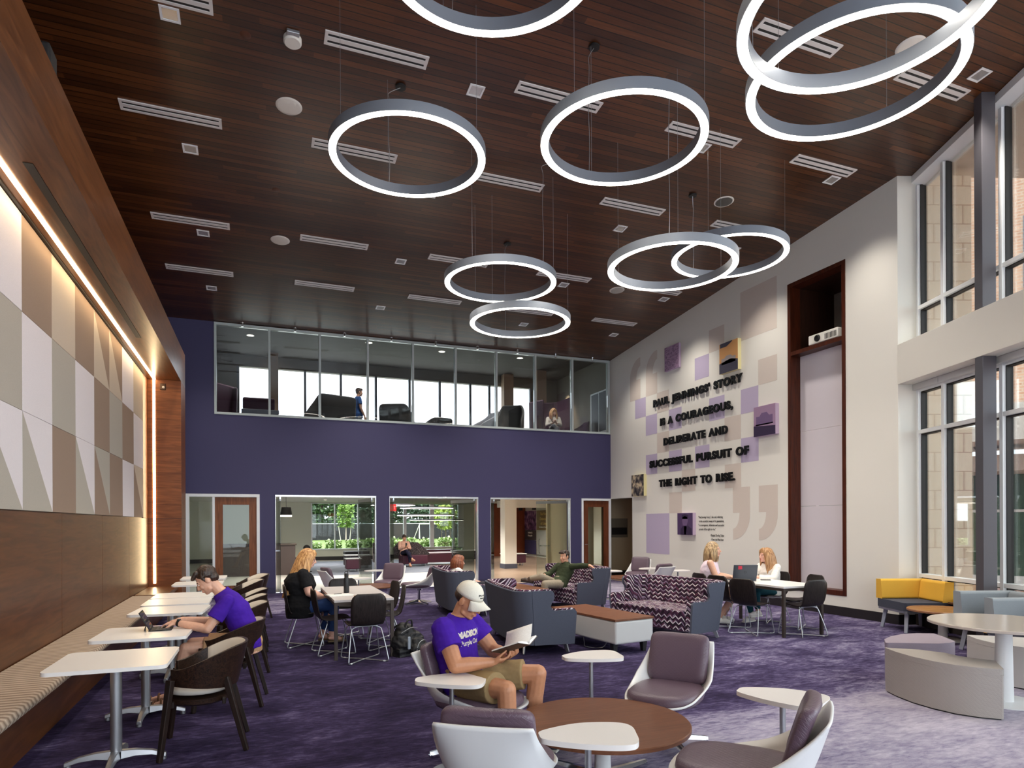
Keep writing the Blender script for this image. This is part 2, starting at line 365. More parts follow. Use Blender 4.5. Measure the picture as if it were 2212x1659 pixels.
K['purpleather'] = quilt('plum_quilted_vinyl', (98, 80, 94), .032, .36)
K['greyquilt'] = quilt('grey_quilted_vinyl', (168, 162, 156), .036, .5)
K['mauvequilt'] = quilt('mauve_quilted_vinyl', (150, 138, 152), .036, .5)
K['slate'] = mat('slate_felt', (86, 90, 103), .95, nz=.16, bump=.25, bs=320, spec=.1)
K['chev'] = chevron()
K['bench'] = ribbed()
K['darkwood'] = wood('dark_stained_ash', (25, 15, 11), (54, 35, 25), 'X', 2.6, .42, contrast=1.3)
K['darkleg'] = wood('dark_stained_leg', (24, 15, 11), (42, 27, 20), 'Z', 2, .45)
K['palewood'] = mat('pale_lining', (206, 198, 186), .6)
K['ply'] = wood('charcoal_bent_ply', (26, 21, 20), (48, 40, 38), 'Z', 2.5, .42)
K['bronze'] = mat('bronze_table_frame', (70, 60, 54), .45, .3)
K['brown'] = wood('brown_laminate', (104, 66, 46), (122, 80, 57), 'X', 1.4, .35)
K['glass'] = glass('window_glass', (.95, .98, .97), .8)
K['glassd'] = glass('door_glass', (.90, .955, .935), .8)
K['glasst'] = glass('upper_glass', (.80, .83, .84), 1.0)
K['led'] = emis('ring_diffuser', (1, .91, .78), 9.5)
K['strip'] = emis('warm_led_strip', (1, .74, .42), 12)
K['dl'] = emis('downlight_lens', (1, .93, .84), 12)
K['ringmetal'] = mat('ring_silver', (140, 147, 158), .5, .3)
K['skin'] = mat('skin', (214, 164, 140), .5, nz=.05, bs=60)
K['skintan'] = mat('tanned_skin', (188, 132, 98), .5, nz=.05, bs=60)
K['slot'] = mat('dark_slot', (14, 15, 18), .5)
# ================================================================ room shell
XL, XR, YB = -1.968, 9.651, 16.686
cz = lambda y: 6.414 + (YB - y) * .0912
WD = V((math.sin(R(19.9)), math.cos(R(19.9)), 0)); WN = V((WD.y, -WD.x, 0)); W0 = V((10.027, 7.368, 0))
WT = MX((-WD, WN, V((0, 0, 1)))).transposed().to_4x4(); WT.translation = W0      # s along the glass towards the camera, y outwards
wp = lambda s, o, z=0: WT @ V((s, o, z))
WL = 13.2
e1 = wp(-.4, .12); e2 = wp(WL, .12)
fl = MB(); fl.add([(-2.2, -5, 0), (e2.x, e2.y, 0), (e1.x, e1.y, 0), (9.9, 7.6, 0), (9.9, YB + .1, 0), (-2.2, YB + .1, 0)], [(0, 1, 2, 3, 4, 5)])
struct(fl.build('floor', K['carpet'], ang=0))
ce = MB(); cv = [(-5, -5), (e2.x, e2.y), (e1.x, e1.y), (9.9, 7.5), (9.9, YB + .12), (-5, YB + .12)]
ce.add([(x, y, cz(y)) for x, y in cv] + [(x, y, cz(y) + .2) for x, y in cv], [(0, 1, 2, 3, 4, 5), (6, 7, 8, 9, 10, 11)] + [(i, (i+1) % 6, 6 + (i+1) % 6, 6 + i) for i in range(6)])
struct(ce.build('ceiling', K['ceiling'], ang=0))

# left wall with its veneer panels, art and portal
wl = struct(MB().box(-2.3, XL - .03, -5, YB, 0, 4.86).box(-5, -2.3, -5, YB, 4.7, 4.86).box(-5.1, -5, -5, YB, 4.7, 8.6).build('wall_left', K['walnut'], ang=0))
for i in range(8):
    y0 = -1.6 + i * 1.985
    struct(MB().box(XL - .03, XL, y0 + .004, y0 + 1.981, 0, 1.795).build('veneer_panel', K['walnut'], wl, ang=0, bevel=.003))
struct(MB().box(XL - .03, XL, -5, YB, 4.51, 4.86).build('upper_panel', K['walnut'], wl, ang=0))
struct(MB().box(XL - .03, XL - .005, 13.78, 14.3, 1.8, 4.51).build('end_panel', K['walnutz'], wl, ang=0))
PX, PY = -1.385, 14.3
pier = MB().box(XL, PX, PY, 15.1, 0, 4.5, 0)
pier.box(XL, PX + .002, PY - .002, 15.102, 1.786, 1.792, 1)
struct(pier.build('trim_1', [K['walnutz'], K['slot']], ang=0))
bm_ = MB(); bm_.loft([[(XL, y, 4.5), (PX, y, 4.5), (PX, y, z), (XL, y, z)] for y, z in ((-4.9, 4.86), (15.1, 5.2))])
beam = struct(bm_.build('trim_2', wood('walnut_beam', (80, 45, 22), (114, 70, 38), 'Y', .7, .3), ang=0))
struct(MB().box(XL - .001, XL + .03, -1, 13.8, 4.487, 4.503).build('shadow_groove', K['slot'], beam, ang=0))
t = thing('led_strip', 'long glowing warm LED strip running along the soffit above the wall panels', 'light strip', (-1.845, 8.6, 4.497), 0)
MB().box(-.021, .021, -6.6, 5.68, -.006, .003).build('diffuser', K['strip'], t, ang=0)
t = thing('led_strip', 'upright glowing warm LED strip on the wood pier at the end of the bench', 'light strip', (-1.857, PY - .004, 2.5), 0)
MB().box(-.021, .021, -.004, .004, -1.97, 2.0).build('diffuser', K['strip'], t, ang=0)
t = thing('slot_diffuser', 'dark linear air slot recessed in the wooden soffit beside the LED strip', 'vent', (-1.655, 8.7, 4.499), 0)
MB().box(-.034, .034, -2.6, 2.5, -.004, .001).build('slot', K['slot'], t, ang=0)
t = thing('wall_speaker', 'small square bronze wall device high on the wood pier', 'speaker', (-1.70, PY - .012, 4.36), 0)
MB().box(-.05, .05, -.012, .012, -.06, .06).build('housing', mat('bronze_device', (70, 48, 34), .4, .4), t, bevel=.008)
q = MB(); q.ell((.01, -.014, -.01), (.022, .01, .022)); q.build('lens', K['white'], t)
tag(MB().box(-1.60, -1.42, 5.75, 5.95, 4.985, 5.27).build('beam_speaker', K['black'], bevel=.02), 'black box speaker standing on top of the wooden beam', 'speaker')
# woven wall panels: three rows of eight columns, some split by a diagonal
ycol = [5.13, 6.10, 7.07, 7.99, 8.92, 9.86, 10.80, 11.76, 12.76, 13.75]
ycol = [1.3, 2.25, 3.2, 4.16] + ycol
zrow = [1.805, 2.705, 3.60, 4.48]
PC = {k: mat('panel_' + n, c, .95, nz=.10, bump=.35, bs=260, spec=.05) for k, n, c in (('w', 'white', (222, 216, 220)), ('g', 'grey_green', (176, 170, 160)), ('t', 'taupe', (152, 132, 118)), ('b', 'beige', (196, 182, 166)))}
lay = {0: 'wgt', 1: 'twg', 2: 'bgt', 3: 'twg', 4: 'gtb', 5: 'wgd', 6: 'twd', 7: 'bgt', 8: 'twd', 9: 'dtd', 10: 'dgt', 11: 'wtw', 12: 'bwd'}
for i in range(13):
    for r in range(3):
        y0, y1 = ycol[i] + .002, ycol[i+1] - .002; z0, z1 = zrow[2-r] + .002, zrow[3-r] - .002
        code = lay[i][r]
        yy, zz = ['nearest', 'x'][0], ['top', 'middle', 'bottom'][r]
        lab = f'{dict(w="white", g="grey", t="taupe", b="beige", d="two-tone diagonal")[code]} woven wall panel in the {zz} row, {ORD[12-i] if i else "thirteenth"} from the wood pier'
        a = thing('acoustic_panel', lab, 'wall panel', (XL - .028, (y0+y1)/2, (z0+z1)/2), 0, 'woven acoustic panels on the left wall')
        h, v = (y1-y0)/2, (z1-z0)/2
        if code != 'd':
            MB().box(0, .03, -h, h, -v, v).build('panel_face', PC[code], a, ang=0, bevel=.002)
        else:
            ca, cb2 = {5: ('w', 'g'), 6: ('w', 'g'), 8: ('w', 'g'), 9: ('g', 't'), 10: ('b', 't'), 12: ('b', 't')}[i]
            if r == 0: ca, cb2 = 't', 'b'
            ma = MX(((0, 0, 1, 0), (1, 0, 0, 0), (0, 1, 0, 0), (0, 0, 0, 1)))
            MB().prism([(-h, -v), (h, -v), (-h, v)], 0, .03, M=ma).build('panel_face', PC[cb2], a, ang=0)
            MB().prism([(h, -v), (h, v), (-h, v)], 0, .03, M=ma).build('panel_face', PC[ca], a, ang=0)

# back wall, purple, with its openings
wb = MB(); T = .25
ops = [(-1.53, .06, 2.385), (.408, 2.825, 2.378), (3.16, 5.561, 2.374), (5.91, 8.336, 2.37), (8.686, 9.655, 2.368)]
x = -2.2
for a, b_, h in ops:
    wb.box(x, a, YB, YB + T, 0, 2.36); wb.box(a, b_, YB, YB + T, h, 2.4); x = b_
for (a, b_), h in zip([(-2.2, -1.53), (.06, .408), (2.825, 3.16), (5.561, 5.91), (8.336, 8.686)], [0] * 5): wb.box(a, b_, YB, YB + T, 2.36, 2.4)
wb.box(-2.2, 9.9, YB, YB + T, 2.4, 4.25); wb.box(-5.1, -2.2, YB, YB + T, 4.7, 6.7); wb.box(-2.2, -.92, YB, YB + T, 4.25, 6.7); wb.box(-.92, 9.9, YB, YB + T, 6.40, 6.7)
wback = struct(wb.build('wall_back', K['purple'], ang=0))
for i, (a, b_) in enumerate([(.06, .408), (2.825, 3.16), (5.561, 5.91), (8.336, 8.686)]):
    struct(MB().box(a + .001, b_ - .001, YB - .012, YB, 0, .15).build('baseboard_back', mat('purple_base', (48, 46, 80), .5), wback if 0 else None, ang=0))
# upper window in the back wall
uw = MB(); FR = .055
uw.box(-.92, 9.62, YB - .03, YB + .1, 4.25, 4.25 + FR); uw.box(-.92, 9.62, YB - .03, YB + .1, 6.345, 6.405)
xs = [-.895, .29, 1.46, 2.63, 3.79, 4.945, 6.10, 7.255, 8.41, 9.595]
for i, x in enumerate(xs): uw.box(x - .026, x + .026, YB - .03, YB + .1, 4.30, 6.35)
uwin = struct(uw.build('window_3', mat('pale_green_frame', (196, 208, 206), .4), ang=0, bevel=.004))
for a, b_ in zip(xs, xs[1:]): struct(MB().box(a + .027, b_ - .027, YB + .03, YB + .042, 4.306, 6.344).build('pane', K['glasst'], uwin, ang=0))
sprk = None
for i, (a, b_) in enumerate(zip(xs, xs[1:])):
    lab = f'tiny chrome sprinkler above the {ORD[i]} upper pane from the left'
    if not sprk:
        sprk = thing('sprinkler', lab, 'sprinkler', ((a + b_)/2, YB - .12, cz(YB - .12)), 0, 'sprinklers over the upper windows')
        q = MB(); q.cyl((0, 0), .04, -.012, 0, 14); q.cyl((0, 0), .012, -.09, -.01, 8); q.build('sprinkler_body', K['chrome'], sprk)
        MB().cyl((0, 0), .03, -.10, -.092, 12).build('deflector', K['chrome'], sprk)
    else: dup(sprk, ((a + b_)/2, YB - .12, cz(YB - .12)), 0, lab)

# door frames and glass leaves
def jamb(n, a, b_, h, wd, d0=-.02, d1=.12, m='whitetrim', mid=()):
    f = MB(); f.box(a, b_, YB + d0, YB + d1, h - wd, h); f.box(a, a + wd, YB + d0, YB + d1, 0, h - wd); f.box(b_ - wd, b_, YB + d0, YB + d1, 0, h - wd)
    for x in mid: f.box(x - .028, x + .028, YB + d0, YB + d1, 0, h - wd)
    return struct(f.build(n, K[m], ang=0, bevel=.004))
d1 = jamb('door_1', -1.53, .06, 2.385, .07, mid=(-.945,))
struct(MB().box(-1.46, -.973, YB + .05, YB + .06, .0, 2.315).build('sidelight_pane', K['glass'], d1, ang=0))
def vdoor(par, x0, x1, h, wx, wz0, wz1, m):
    f = MB(); y0, y1 = YB + .03, YB + .075
    f.box(x0, x0 + wx, y0, y1, .01, h); f.box(x1 - wx, x1, y0, y1, .01, h); f.box(x0 + wx, x1 - wx, y0, y1, .01, wz0); f.box(x0 + wx, x1 - wx, y0, y1, wz1, h)
    struct(f.build('door_leaf', m, par, ang=0, bevel=.003))
    struct(MB().box(x0 + wx, x1 - wx, y0 + .018, y1 - .018, wz0, wz1).build('vision_pane', K['glassd'], par, ang=0))
vdoor(d1, -.915, -.012, 2.31, .165, .22, 2.135, K['doorwood'])
d5 = jamb('door_5', 8.686, 9.65, 2.37, .06)
vdoor(d5, 8.75, 9.59, 2.305, .165, .28, 2.13, wood('door_veneer_red', (92, 48, 26), (122, 68, 40), 'Z', .8, .45))
q = MB(); q.tube([(8.79, YB - .0, 1.05), (8.79, YB - .04, 1.05), (8.86, YB - .04, 1.05)], .009, 8); struct(q.build('door_handle', K['chrome'], d5))
def glassdoor(n, a, b_, h, fold):
    f = MB(); f.box(a, b_, YB - .015, YB + .12, h - .045, h); f.box(b_ - .03, b_, YB - .01, YB + .12, 0, h - .045); f.box(a, a + .012, YB - .01, YB + .12, 0, h - .045)
    o = struct(f.build(n, mat(n + '_header', (214, 216, 218), .22, .8), ang=0, bevel=.003))
    W = 1.04
    for px, sg, ang_ in ((a + .115, 1, 93), (b_ - .105, -1, fold)):
        M_ = MX.Translation((px, YB + .05, 0)) @ MX.Rotation(R(ang_) * sg, 4, 'Z')
        q = MB(); q.T = M_; q.box(min(0, sg*W), max(0, sg*W), -.006, .006, .01, h - .06)
        lf = struct(q.build('glass_leaf', K['glassd'], o, ang=0))
        q = MB(); q.T = M_; q.box(min(0, sg*W), max(0, sg*W), -.018, .018, 0, .09) if sg < 0 else q.box(0, .06, -.018, .018, 0, .09)
        q.box(min(0, sg*W), max(0, sg*W), -.018, .018, h - .14, h - .06)
        struct(q.build('door_rail', K['steel'], o, ang=0))
        q = MB(); q.T = M_; xx = sg * (W - .12)
        q.tube([(xx, -.006, .78), (xx, -.05, .80), (xx, -.05, 1.18), (xx, -.006, 1.2)], .011, 8); q.tube([(xx - .3*sg, .05, 1.0), (xx, .05, 1.0)], .011, 8)
        q.box(xx - .3*sg - .012, xx - .3*sg + .012, 0, .06, .985, 1.015); q.box(xx - .012, xx + .012, 0, .06, .985, 1.015)
        struct(q.build('door_handle', K['chrome'], o))
    for x in (a + .115, b_ - .105): struct(MB().box(x - .014, x + .014, YB + .02, YB + .08, h - .10, h - .045).build('pivot', K['chrome'], o, ang=0))
glassdoor('door_2', .408, 2.825, 2.378, 80)
glassdoor('door_3', 3.16, 5.561, 2.374, 70)
glassdoor('door_4', 5.91, 8.336, 2.37, 58)

# right wall, white, with alcove opening, tall niche and painted squares
NY0, NY1, NZ0, NZ1 = 8.505, 9.838, .353, 6.288
wr = MB()
wr.box(XR, XR + .25, 15.515, 16.60, 2.366, 7.4); wr.box(XR, XR + .25, 16.60, YB + .25, 2.36, 7.4); wr.box(XR, XR + .25, NY1, 15.515, 0, 7.4)
wr.box(XR, XR + .25, NY0, NY1, 0, NZ0); wr.box(XR, XR + .25, NY0, NY1, NZ1, 7.4)
p1 = wp(-.02, .05)
wr.prism([(XR, 7.504), (p1.x, p1.y), (XR + 1.5, 8.0), (XR + 1.5, NY0), (XR, NY0)], 0, 7.6)
wall_r = struct(wr.build('wall_right', K['white'], ang=0))
bb = MB(); bb.box(XR - .014, XR, 7.5, 15.5, 0, .16); bb.prism([(XR - .014, 7.49), (XR, 7.504), (p1.x, p1.y), (p1.x - .02, p1.y - .02)], 0, .16)
struct(bb.build('baseboard_right', K['base'], ang=0))
nf = MB(); fw_ = .075
for y0, y1, z0, z1 in ((NY0, NY0 + fw_, NZ0, NZ1), (NY1 - fw_, NY1, NZ0, NZ1), (NY0 + fw_, NY1 - fw_, NZ0, NZ0 + .09), (NY0 + fw_, NY1 - fw_, NZ1 - fw_, NZ1)): nf.box(XR - .012, XR + .24, y0, y1, z0, z1)
niche = struct(nf.build('trim_3', K['redwood'], ang=0, bevel=.003))
struct(MB().box(XR - .008, XR + 1.1, NY0 + fw_, NY1 - fw_, 4.885, 4.958).build('niche_shelf', K['redwood'], niche, ang=0))
q = MB(); q.box(XR + .24, XR + 1.12, NY1 - fw_, NY1 - fw_ + .03, 4.9, 6.3); q.box(XR + .24, XR + 1.12, NY0 + fw_ - .03, NY0 + fw_, 4.9, 6.3); q.box(XR + .24, XR + 1.12, NY0, NY1, NZ1 - fw_, NZ1)
struct(q.build('niche_lining', K['redwood2'], niche, ang=0))
struct(MB().box(XR + 1.12, XR + 1.2, NY0, NY1, 4.9, 6.3).build('niche_back', mat('grey_back', (150, 152, 150), .7), niche, ang=0))
q = MB(); scr = mat('niche_panel', (216, 210, 218), .6)
for z0, z1 in ((NZ0 + .09, 1.97), (1.975, 3.42), (3.425, 4.885)): q.box(XR + .232, XR + .26, NY0 + fw_, NY1 - fw_, z0, z1)
struct(q.build('niche_panel', scr, niche, ang=0))
ybq = lambda k: 10.125 + k * .5222
zq = lambda k: .860 + k * .5195
sqs = [('T', 0, 9, 2, 2), ('T', 3, 9, 1, 1), ('L', 4, 8, 1, 1), ('T', 0, 7, 1, 1), ('L', 1, 6, 1, 1), ('L', 3, 6, 1, 1), ('T', 2, 5, 1, 1), ('L', 1, 4, 1, 1), ('L', 4, 4, 1, 1), ('L', 6, 4, 1, 1), ('L', 8, 4, 1, 1), ('T', 7, 5, 1, 1), ('L', 8, 6, 1, 1), ('L', 9, 7, 1, 1), ('T', 7, 7, 1, 1), ('L', 6, 6, 1, 1), ('T', 5, 3, 1, 1), ('T', 2, 3, 1, 1), ('T', 6, 2, 1, 1), ('L', 7, 0, 2, 2)]
for c, n in (('L', 'lavender_squares_paint'), ('T', 'taupe_squares_paint')):
    q = MB()
    for k, a, b_, w_, h_ in sqs:
        if k == c: q.box(XR - .002, XR + .001, ybq(a), ybq(a + w_), zq(b_), zq(b_ + h_))
    if c == 'T':
        MW = MX(((0, 0, 1, XR - .002), (-1, 0, 0, 0), (0, 1, 0, 0), (0, 0, 0, 1)))   # (u right on the wall, v up) -> world
        def mark(u0, v0, s, flip):
            pts = [(0, 0), (.523, 0), (.523, -.59)] + [(.523*math.cos(t) , -.59 - .53*math.sin(t)) for t in [R(a) for a in range(10, 91, 8)]] + [(0, -.885)] + [(.20 - .2*math.cos(t) + .0, -.885 + .235*math.sin(t)) for t in [R(a) for a in range(0, 1)]]
            arc_o = [(.523*math.cos(R(a)), -.59 - .535*math.sin(R(a))) for a in range(0, 91, 9)]
            arc_i = [(.205*math.sin(R(a)), -.545 - .345*math.cos(R(a))) for a in range(0, 91, 9)]
            poly = [(0, 0), (.523, 0)] + arc_o + arc_i + [(0, -.545)]
            poly = [(u0 + (x if not flip else .523 - x), v0 + (y if not flip else -y)) for x, y in poly]
            q.prism(poly, 0, .003, M=MW)
        for y in (11.43, 10.645): mark(-y, 2.418, 1, False)
        for y in (15.60, 14.81): mark(-y, 5.012, 1, True)
    struct(q.build(n, K['lav' if c == 'L' else 'taupe'], wall_r, ang=0))
# alcove behind the right wall
al = MB(); al.box(XR + .25, XR + 2.2, 17.55, 17.7, 0, 3); al.box(XR + 2.2, XR + 2.3, 14.8, 17.7, 0, 3); al.box(XR + .25, XR + 2.2, 14.7, 14.8, 0, 3); al.box(XR + .25, XR + 2.2, 14.8, 17.6, 2.5, 2.6); al.box(8.3, XR + .25, 18.2, 18.3, 0, 2.62); al.box(8.4, 8.5, YB + .25, 18.2, 0, 2.62)
struct(al.build('wall_alcove', mat('tan_wall', (196, 178, 148), .7), ang=0))
struct(MB().box(XR, XR + 2.2, 14.8, 17.55, -.02, .004).box(8.5, XR + .24, YB + .1, 18.2, -.02, .003).build('floor_alcove', mat('tan_floor', (150, 128, 108), .6), ang=0))
struct(MB().box(XR + .25, XR + 2.2, 17.53, 17.55, .004, .19).box(8.5, XR + .25, 18.18, 18.2, 0, .15).build('baseboard_alcove', K['base'], ang=0))
t = thing('wall_picture', 'small framed picture hanging on the tan alcove wall', 'picture', (10.42, 17.515, 1.5), 0)
MB().box(-.3, .3, -.012, .012, -.28, .3).build('frame', mat('grey_frame', (120, 112, 98), .5), t, ang=0); MB().box(-.27, .27, -.016, -.011, -.2, .02).build('print', K['black'], t, ang=0)

# angled window wall with its band, blinds and column
def wbox(q, s0, s1, o0, o1, z0, z1, m=0): return q.box(s0, s1, o0, o1, z0, z1, m)
mull = [-.0] + [.595 + 1.145 * i for i in range(12)]
def wframe(n, z0, z1, rails, slope):
    f = MB(); f.T = WT; g = MB(); g.T = WT; blk = MB(); blk.T = WT
    zt = lambda s: z1 if not slope else cz((wp(s, 0)).y) - .17
    for i, s in enumerate(mull):
        f.add([(s-.03, -.09, z0), (s+.03, -.09, z0), (s+.03, .06, z0), (s-.03, .06, z0), (s-.03, -.09, zt(s)), (s+.03, -.09, zt(s)), (s+.03, .06, zt(s)), (s-.03, .06, zt(s))], [(3,2,1,0),(4,5,6,7),(0,1,5,4),(1,2,6,5),(2,3,7,6),(3,0,4,7)])
        blk.add([(s+.03, -.045, z0), (s+.045, -.045, z0), (s+.045, .05, z0), (s+.03, .05, z0), (s+.03, -.045, zt(s)), (s+.045, -.045, zt(s)), (s+.045, .05, zt(s)), (s+.03, .05, zt(s))], [(3,2,1,0),(4,5,6,7),(0,1,5,4),(1,2,6,5),(2,3,7,6),(3,0,4,7)])
    for z in rails: wbox(f, -.03, WL, -.085, .06, z - .03, z + .03); wbox(blk, -.03, WL, -.04, .05, z - .046, z - .03)
    if slope:
        f.loft([[(s, -.16, zt(s) + .05), (s, .06, zt(s) - .03), (s, .06, zt(s) + .2), (s, -.16, zt(s) + .16)] for s in (-.35, WL)])
    o = struct(f.build(n, K['whitetrim'], ang=0, bevel=.003))
    struct(blk.build('gasket', K['black'], o, ang=0))
    for a, b_ in zip(mull, mull[1:]):
        g = MB(); g.T = WT; g.add([(a+.03, .0, z0), (b_-.03, .0, z0), (b_-.03, .0, zt(b_)), (a+.03, .0, zt(a)), (a+.03, .012, z0), (b_-.03, .012, z0), (b_-.03, .012, zt(b_)), (a+.03, .012, zt(a))], [(0,1,2,3),(7,6,5,4),(0,4,5,1),(1,5,6,2),(2,6,7,3),(3,7,4,0)])
        struct(g.build('pane', K['glass'], o, ang=0))
wframe('window_1', .47, 3.80, (.49, .80, 3.11, 3.79), False)
wframe('window_2', 4.50, 7.1, (4.52, 5.11), True)
q = MB(); q.T = WT; wbox(q, .0, WL, -.41, .05, 3.88, 4.52); struct(q.build('trim_4', K['white'], ang=0, bevel=.004))
q = MB(); q.T = WT; wbox(q, -.02, WL, -.13, .05, 0, .46); struct(q.build('wall_window', mat('dark_apron', (58, 50, 46), .6), ang=0))
q = MB(); q.T = WT; wbox(q, -.02, WL, -.2, .0, .44, .468); struct(q.build('trim_5', wood('sill_wood', (86, 60, 42), (112, 80, 58), 'Y', 1, .4), ang=0, bevel=.004))
for i in range(8):
    q = MB(); q.T = WT; a = -.02 if i == 0 else mull[1] + 1.145 * (i - 1) * 1.0
    wbox(q, a + .004, (mull[i + 1]) - .004, -.16, -.075, 3.785, 3.878)
    tag(q.build('roller_blind', mat('blind_cassette', (206, 208, 208), .4), bevel=.006), f'rolled-up window blind cassette under the white band, {ORD[i]} from the white wall', 'blind', 'blind cassettes')
q = MB(); q.T = WT; wbox(q, 1.665, 1.81, -.39, -.20, 0, 7.5); struct(q.build('column_steel', mat('dark_steel_column', (92, 90, 96), .5, .3), ang=0, bevel=.006))
# rear of the room: glazed wall behind the camera
q = MB(); q.box(-2.2, 6, -5.1, -5, 0, .3); q.box(-5.1, 6, -5.1, -5, 6.6, 8.6); q.box(-5.1, -2.2, -5.1, -5, 4.7, 6.6)
for x in (-2.1, .1, 2.3, 4.5): q.box(x - .06, x + .06, -5.1, -5, .3, 6.6)
q.box(-2.2, 6, -5.08, -5.02, 3.1, 3.2)
struct(q.build('wall_front', K['white'], ang=0))
# ================================================================ lobby beyond the glass doors
LB = 31.0
lob = MB(); lob.box(-4, 6.6, YB + T, LB, -.05, .0)
struct(lob.build('floor_lobby', tri('pale_lobby_floor', [(.3, (205, 200, 194)), (.7, (222, 218, 212))], scale=2, rough=.28), ang=0))
struct(MB().box(6.6, 13, YB + T, LB, -.05, 0).build('floor_lobby_wood', planks('lobby_planks', (128, 108, 92), (146, 124, 106), (164, 142, 122), .18, 1.2, .02, .35), ang=0))
struct(MB().box(1.6, 6.4, 21.8, 30.0, 0, .006).build('floor_lobby_carpet', tri('blue_grey_carpet', [(.35, (96, 104, 120)), (.65, (132, 138, 152))], 1, 5, 1, 3, .95), ang=0))
struct(MB().box(-4, 13, YB + T, LB, 2.66, 2.75).build('ceiling_lobby', mat('lobby_ceiling', (206, 208, 200), .8), ang=0))
struct(MB().box(5.0, 9.6, 24.2, LB, 2.60, 2.66).build('ceiling_lobby_raft', mat('grey_raft', (104, 102, 100), .7), ang=0))
ll = MB(); gw = mat('sage_wall', (214, 216, 200), .7)
ll.box(-4, 2.3, LB, LB + .2, 0, 2.75); ll.box(2.3, 9.1, LB, LB + .2, 0, .50); ll.box(2.3, 9.1, LB, LB + .2, 2.62, 2.75); ll.box(9.5, 10.7, LB, LB + .2, 0, 2.75); ll.box(-4.2, -4, YB, LB, 0, 2.75)
struct(ll.build('wall_lobby_back', gw, ang=0))
struct(MB().box(-4, 10.7, LB - .02, LB, 0, .17).build('baseboard_lobby', K['base'], ang=0))
q = MB()
for x, w_ in ((2.32, .03), (3.35, .025), (4.4, .025), (5.5, .05), (6.62, .07), (7.95, .10), (9.06, .04), (9.42, .14)): q.box(x - w_, x + w_, LB - .02, LB + .1, .50, 2.63)
q.box(2.3, 9.1, LB - .06, LB + .1, .49, .53); q.box(2.3, 9.1, LB - .02, LB + .1, 2.6, 2.63)
lw = struct(q.build('window_4', K['whitetrim'], ang=0))
struct(MB().box(2.3, 9.5, LB + .03, LB + .04, .5, 2.63).build('pane', K['glass'], lw, ang=0))
# exhibit wall
struct(MB().box(12.85, 13.1, YB, 32, 0, 2.75).build('wall_lobby_right', K['white'], ang=0))
struct(MB().box(10.7, 12.85, 30.9, 31.1, 0, 2.75).build('wall_exhibit', planks('orange_boards', (104, 46, 18), (134, 62, 26), (160, 82, 38), .19, 2.5, .03, .4), ang=0))
struct(MB().box(8.46, 8.92, 22.3, 22.78, .17, 2.66).build('column_lobby', K['white'], ang=0))
struct(MB().box(8.44, 8.94, 22.28, 22.80, 0, .17).build('baseboard_column', mat('blue_base', (70, 74, 90), .5), ang=0))
struct(MB().box(9.4, 12.85, 25.4, 25.7, 2.32, 2.66).build('ceiling_header', K['white'], ang=0))
EX = 12.835
def expanel(y0, y1, z0, z1, m, name, lab, txt=()):
    t = thing(name, lab, 'display panel', (EX, (y0 + y1)/2, z0), 0)
    MB().box(-.05, 0, -(y1-y0)/2, (y1-y0)/2, 0, z1 - z0).build('board', m, t, ang=0)
    for s_, zz, h_, mm in txt:
        for ln, row in enumerate(s_.split('\n')):
            o = flat_text(row, h_, .004, mm, t)
            o.rotation_euler = (R(90), 0, R(-90)); o.location = (-.054, 0, zz - ln * h_ * 1.15)
gold = mat('gold_lettering', (226, 190, 110), .5); pho = tri('purple_photo', [(.35, (44, 22, 60)), (.5, (110, 74, 116)), (.65, (170, 130, 160))], 3, 3, 3, 1.5)
expanel(29.4, 30.85, 1.32, 2.28, pho, 'photo_panel', 'purple tinted photograph panel at upper left of the exhibit wall')
expanel(29.4, 30.85, .82, 1.31, mat('charcoal_board', (62, 58, 62), .6), 'text_panel', 'charcoal text panel below the purple photograph on the exhibit wall', [('Enslaved at\nMontpelier', .33, .13, K['white'])])
expanel(29.4, 30.85, .12, .81, K['purple'], 'base_panel', 'plain dark purple panel low on the exhibit wall')
expanel(27.6, 29.35, 1.32, 2.28, mat('bronze_board', (134, 104, 66), .5), 'title_panel', 'bronze title panel with gold and white lettering on the exhibit wall', [('The Mere\nDistinction\nof Color', .72, .2, gold), ('The Enslaved at Montpelier', .12, .1, K['white'])])
expanel(27.6, 29.35, .12, 1.31, mat('pale_list_board', (178, 172, 168), .6), 'list_panel', 'tall pale grey list panel under the bronze title panel')
expanel(26.6, 27.45, .10, 2.28, pho, 'strip_panel', 'narrow purple and lilac photo strip panel on the exhibit wall')
expanel(24.6, 26.55, 1.0, 2.28, tri('warm_photo', [(.4, (120, 88, 80)), (.55, (222, 168, 128)), (.7, (236, 206, 180))], 2, 2, .7, .8), 'photo_panel', 'large warm portrait photo panel nearest the open glass door')
expanel(24.6, 26.55, .10, .99, bricks('gold_grid', (206, 160, 92), (214, 170, 104), (150, 110, 60), .16, .12, .012, 0, PI/2), 'grid_panel', 'golden gridded panel low beside the open glass door')
for y in (28.5, 30.2): tag(MB().cyl((12.3, y), .1, 2.30, 2.47, 16).box(12.27, 12.33, y - .03, y + .03, 2.46, 2.66).build('track_spotlight', K['black'], ang=50), f'black track spotlight above the exhibit wall, {"nearer" if y < 29 else "farther"} of the two', 'spotlight')
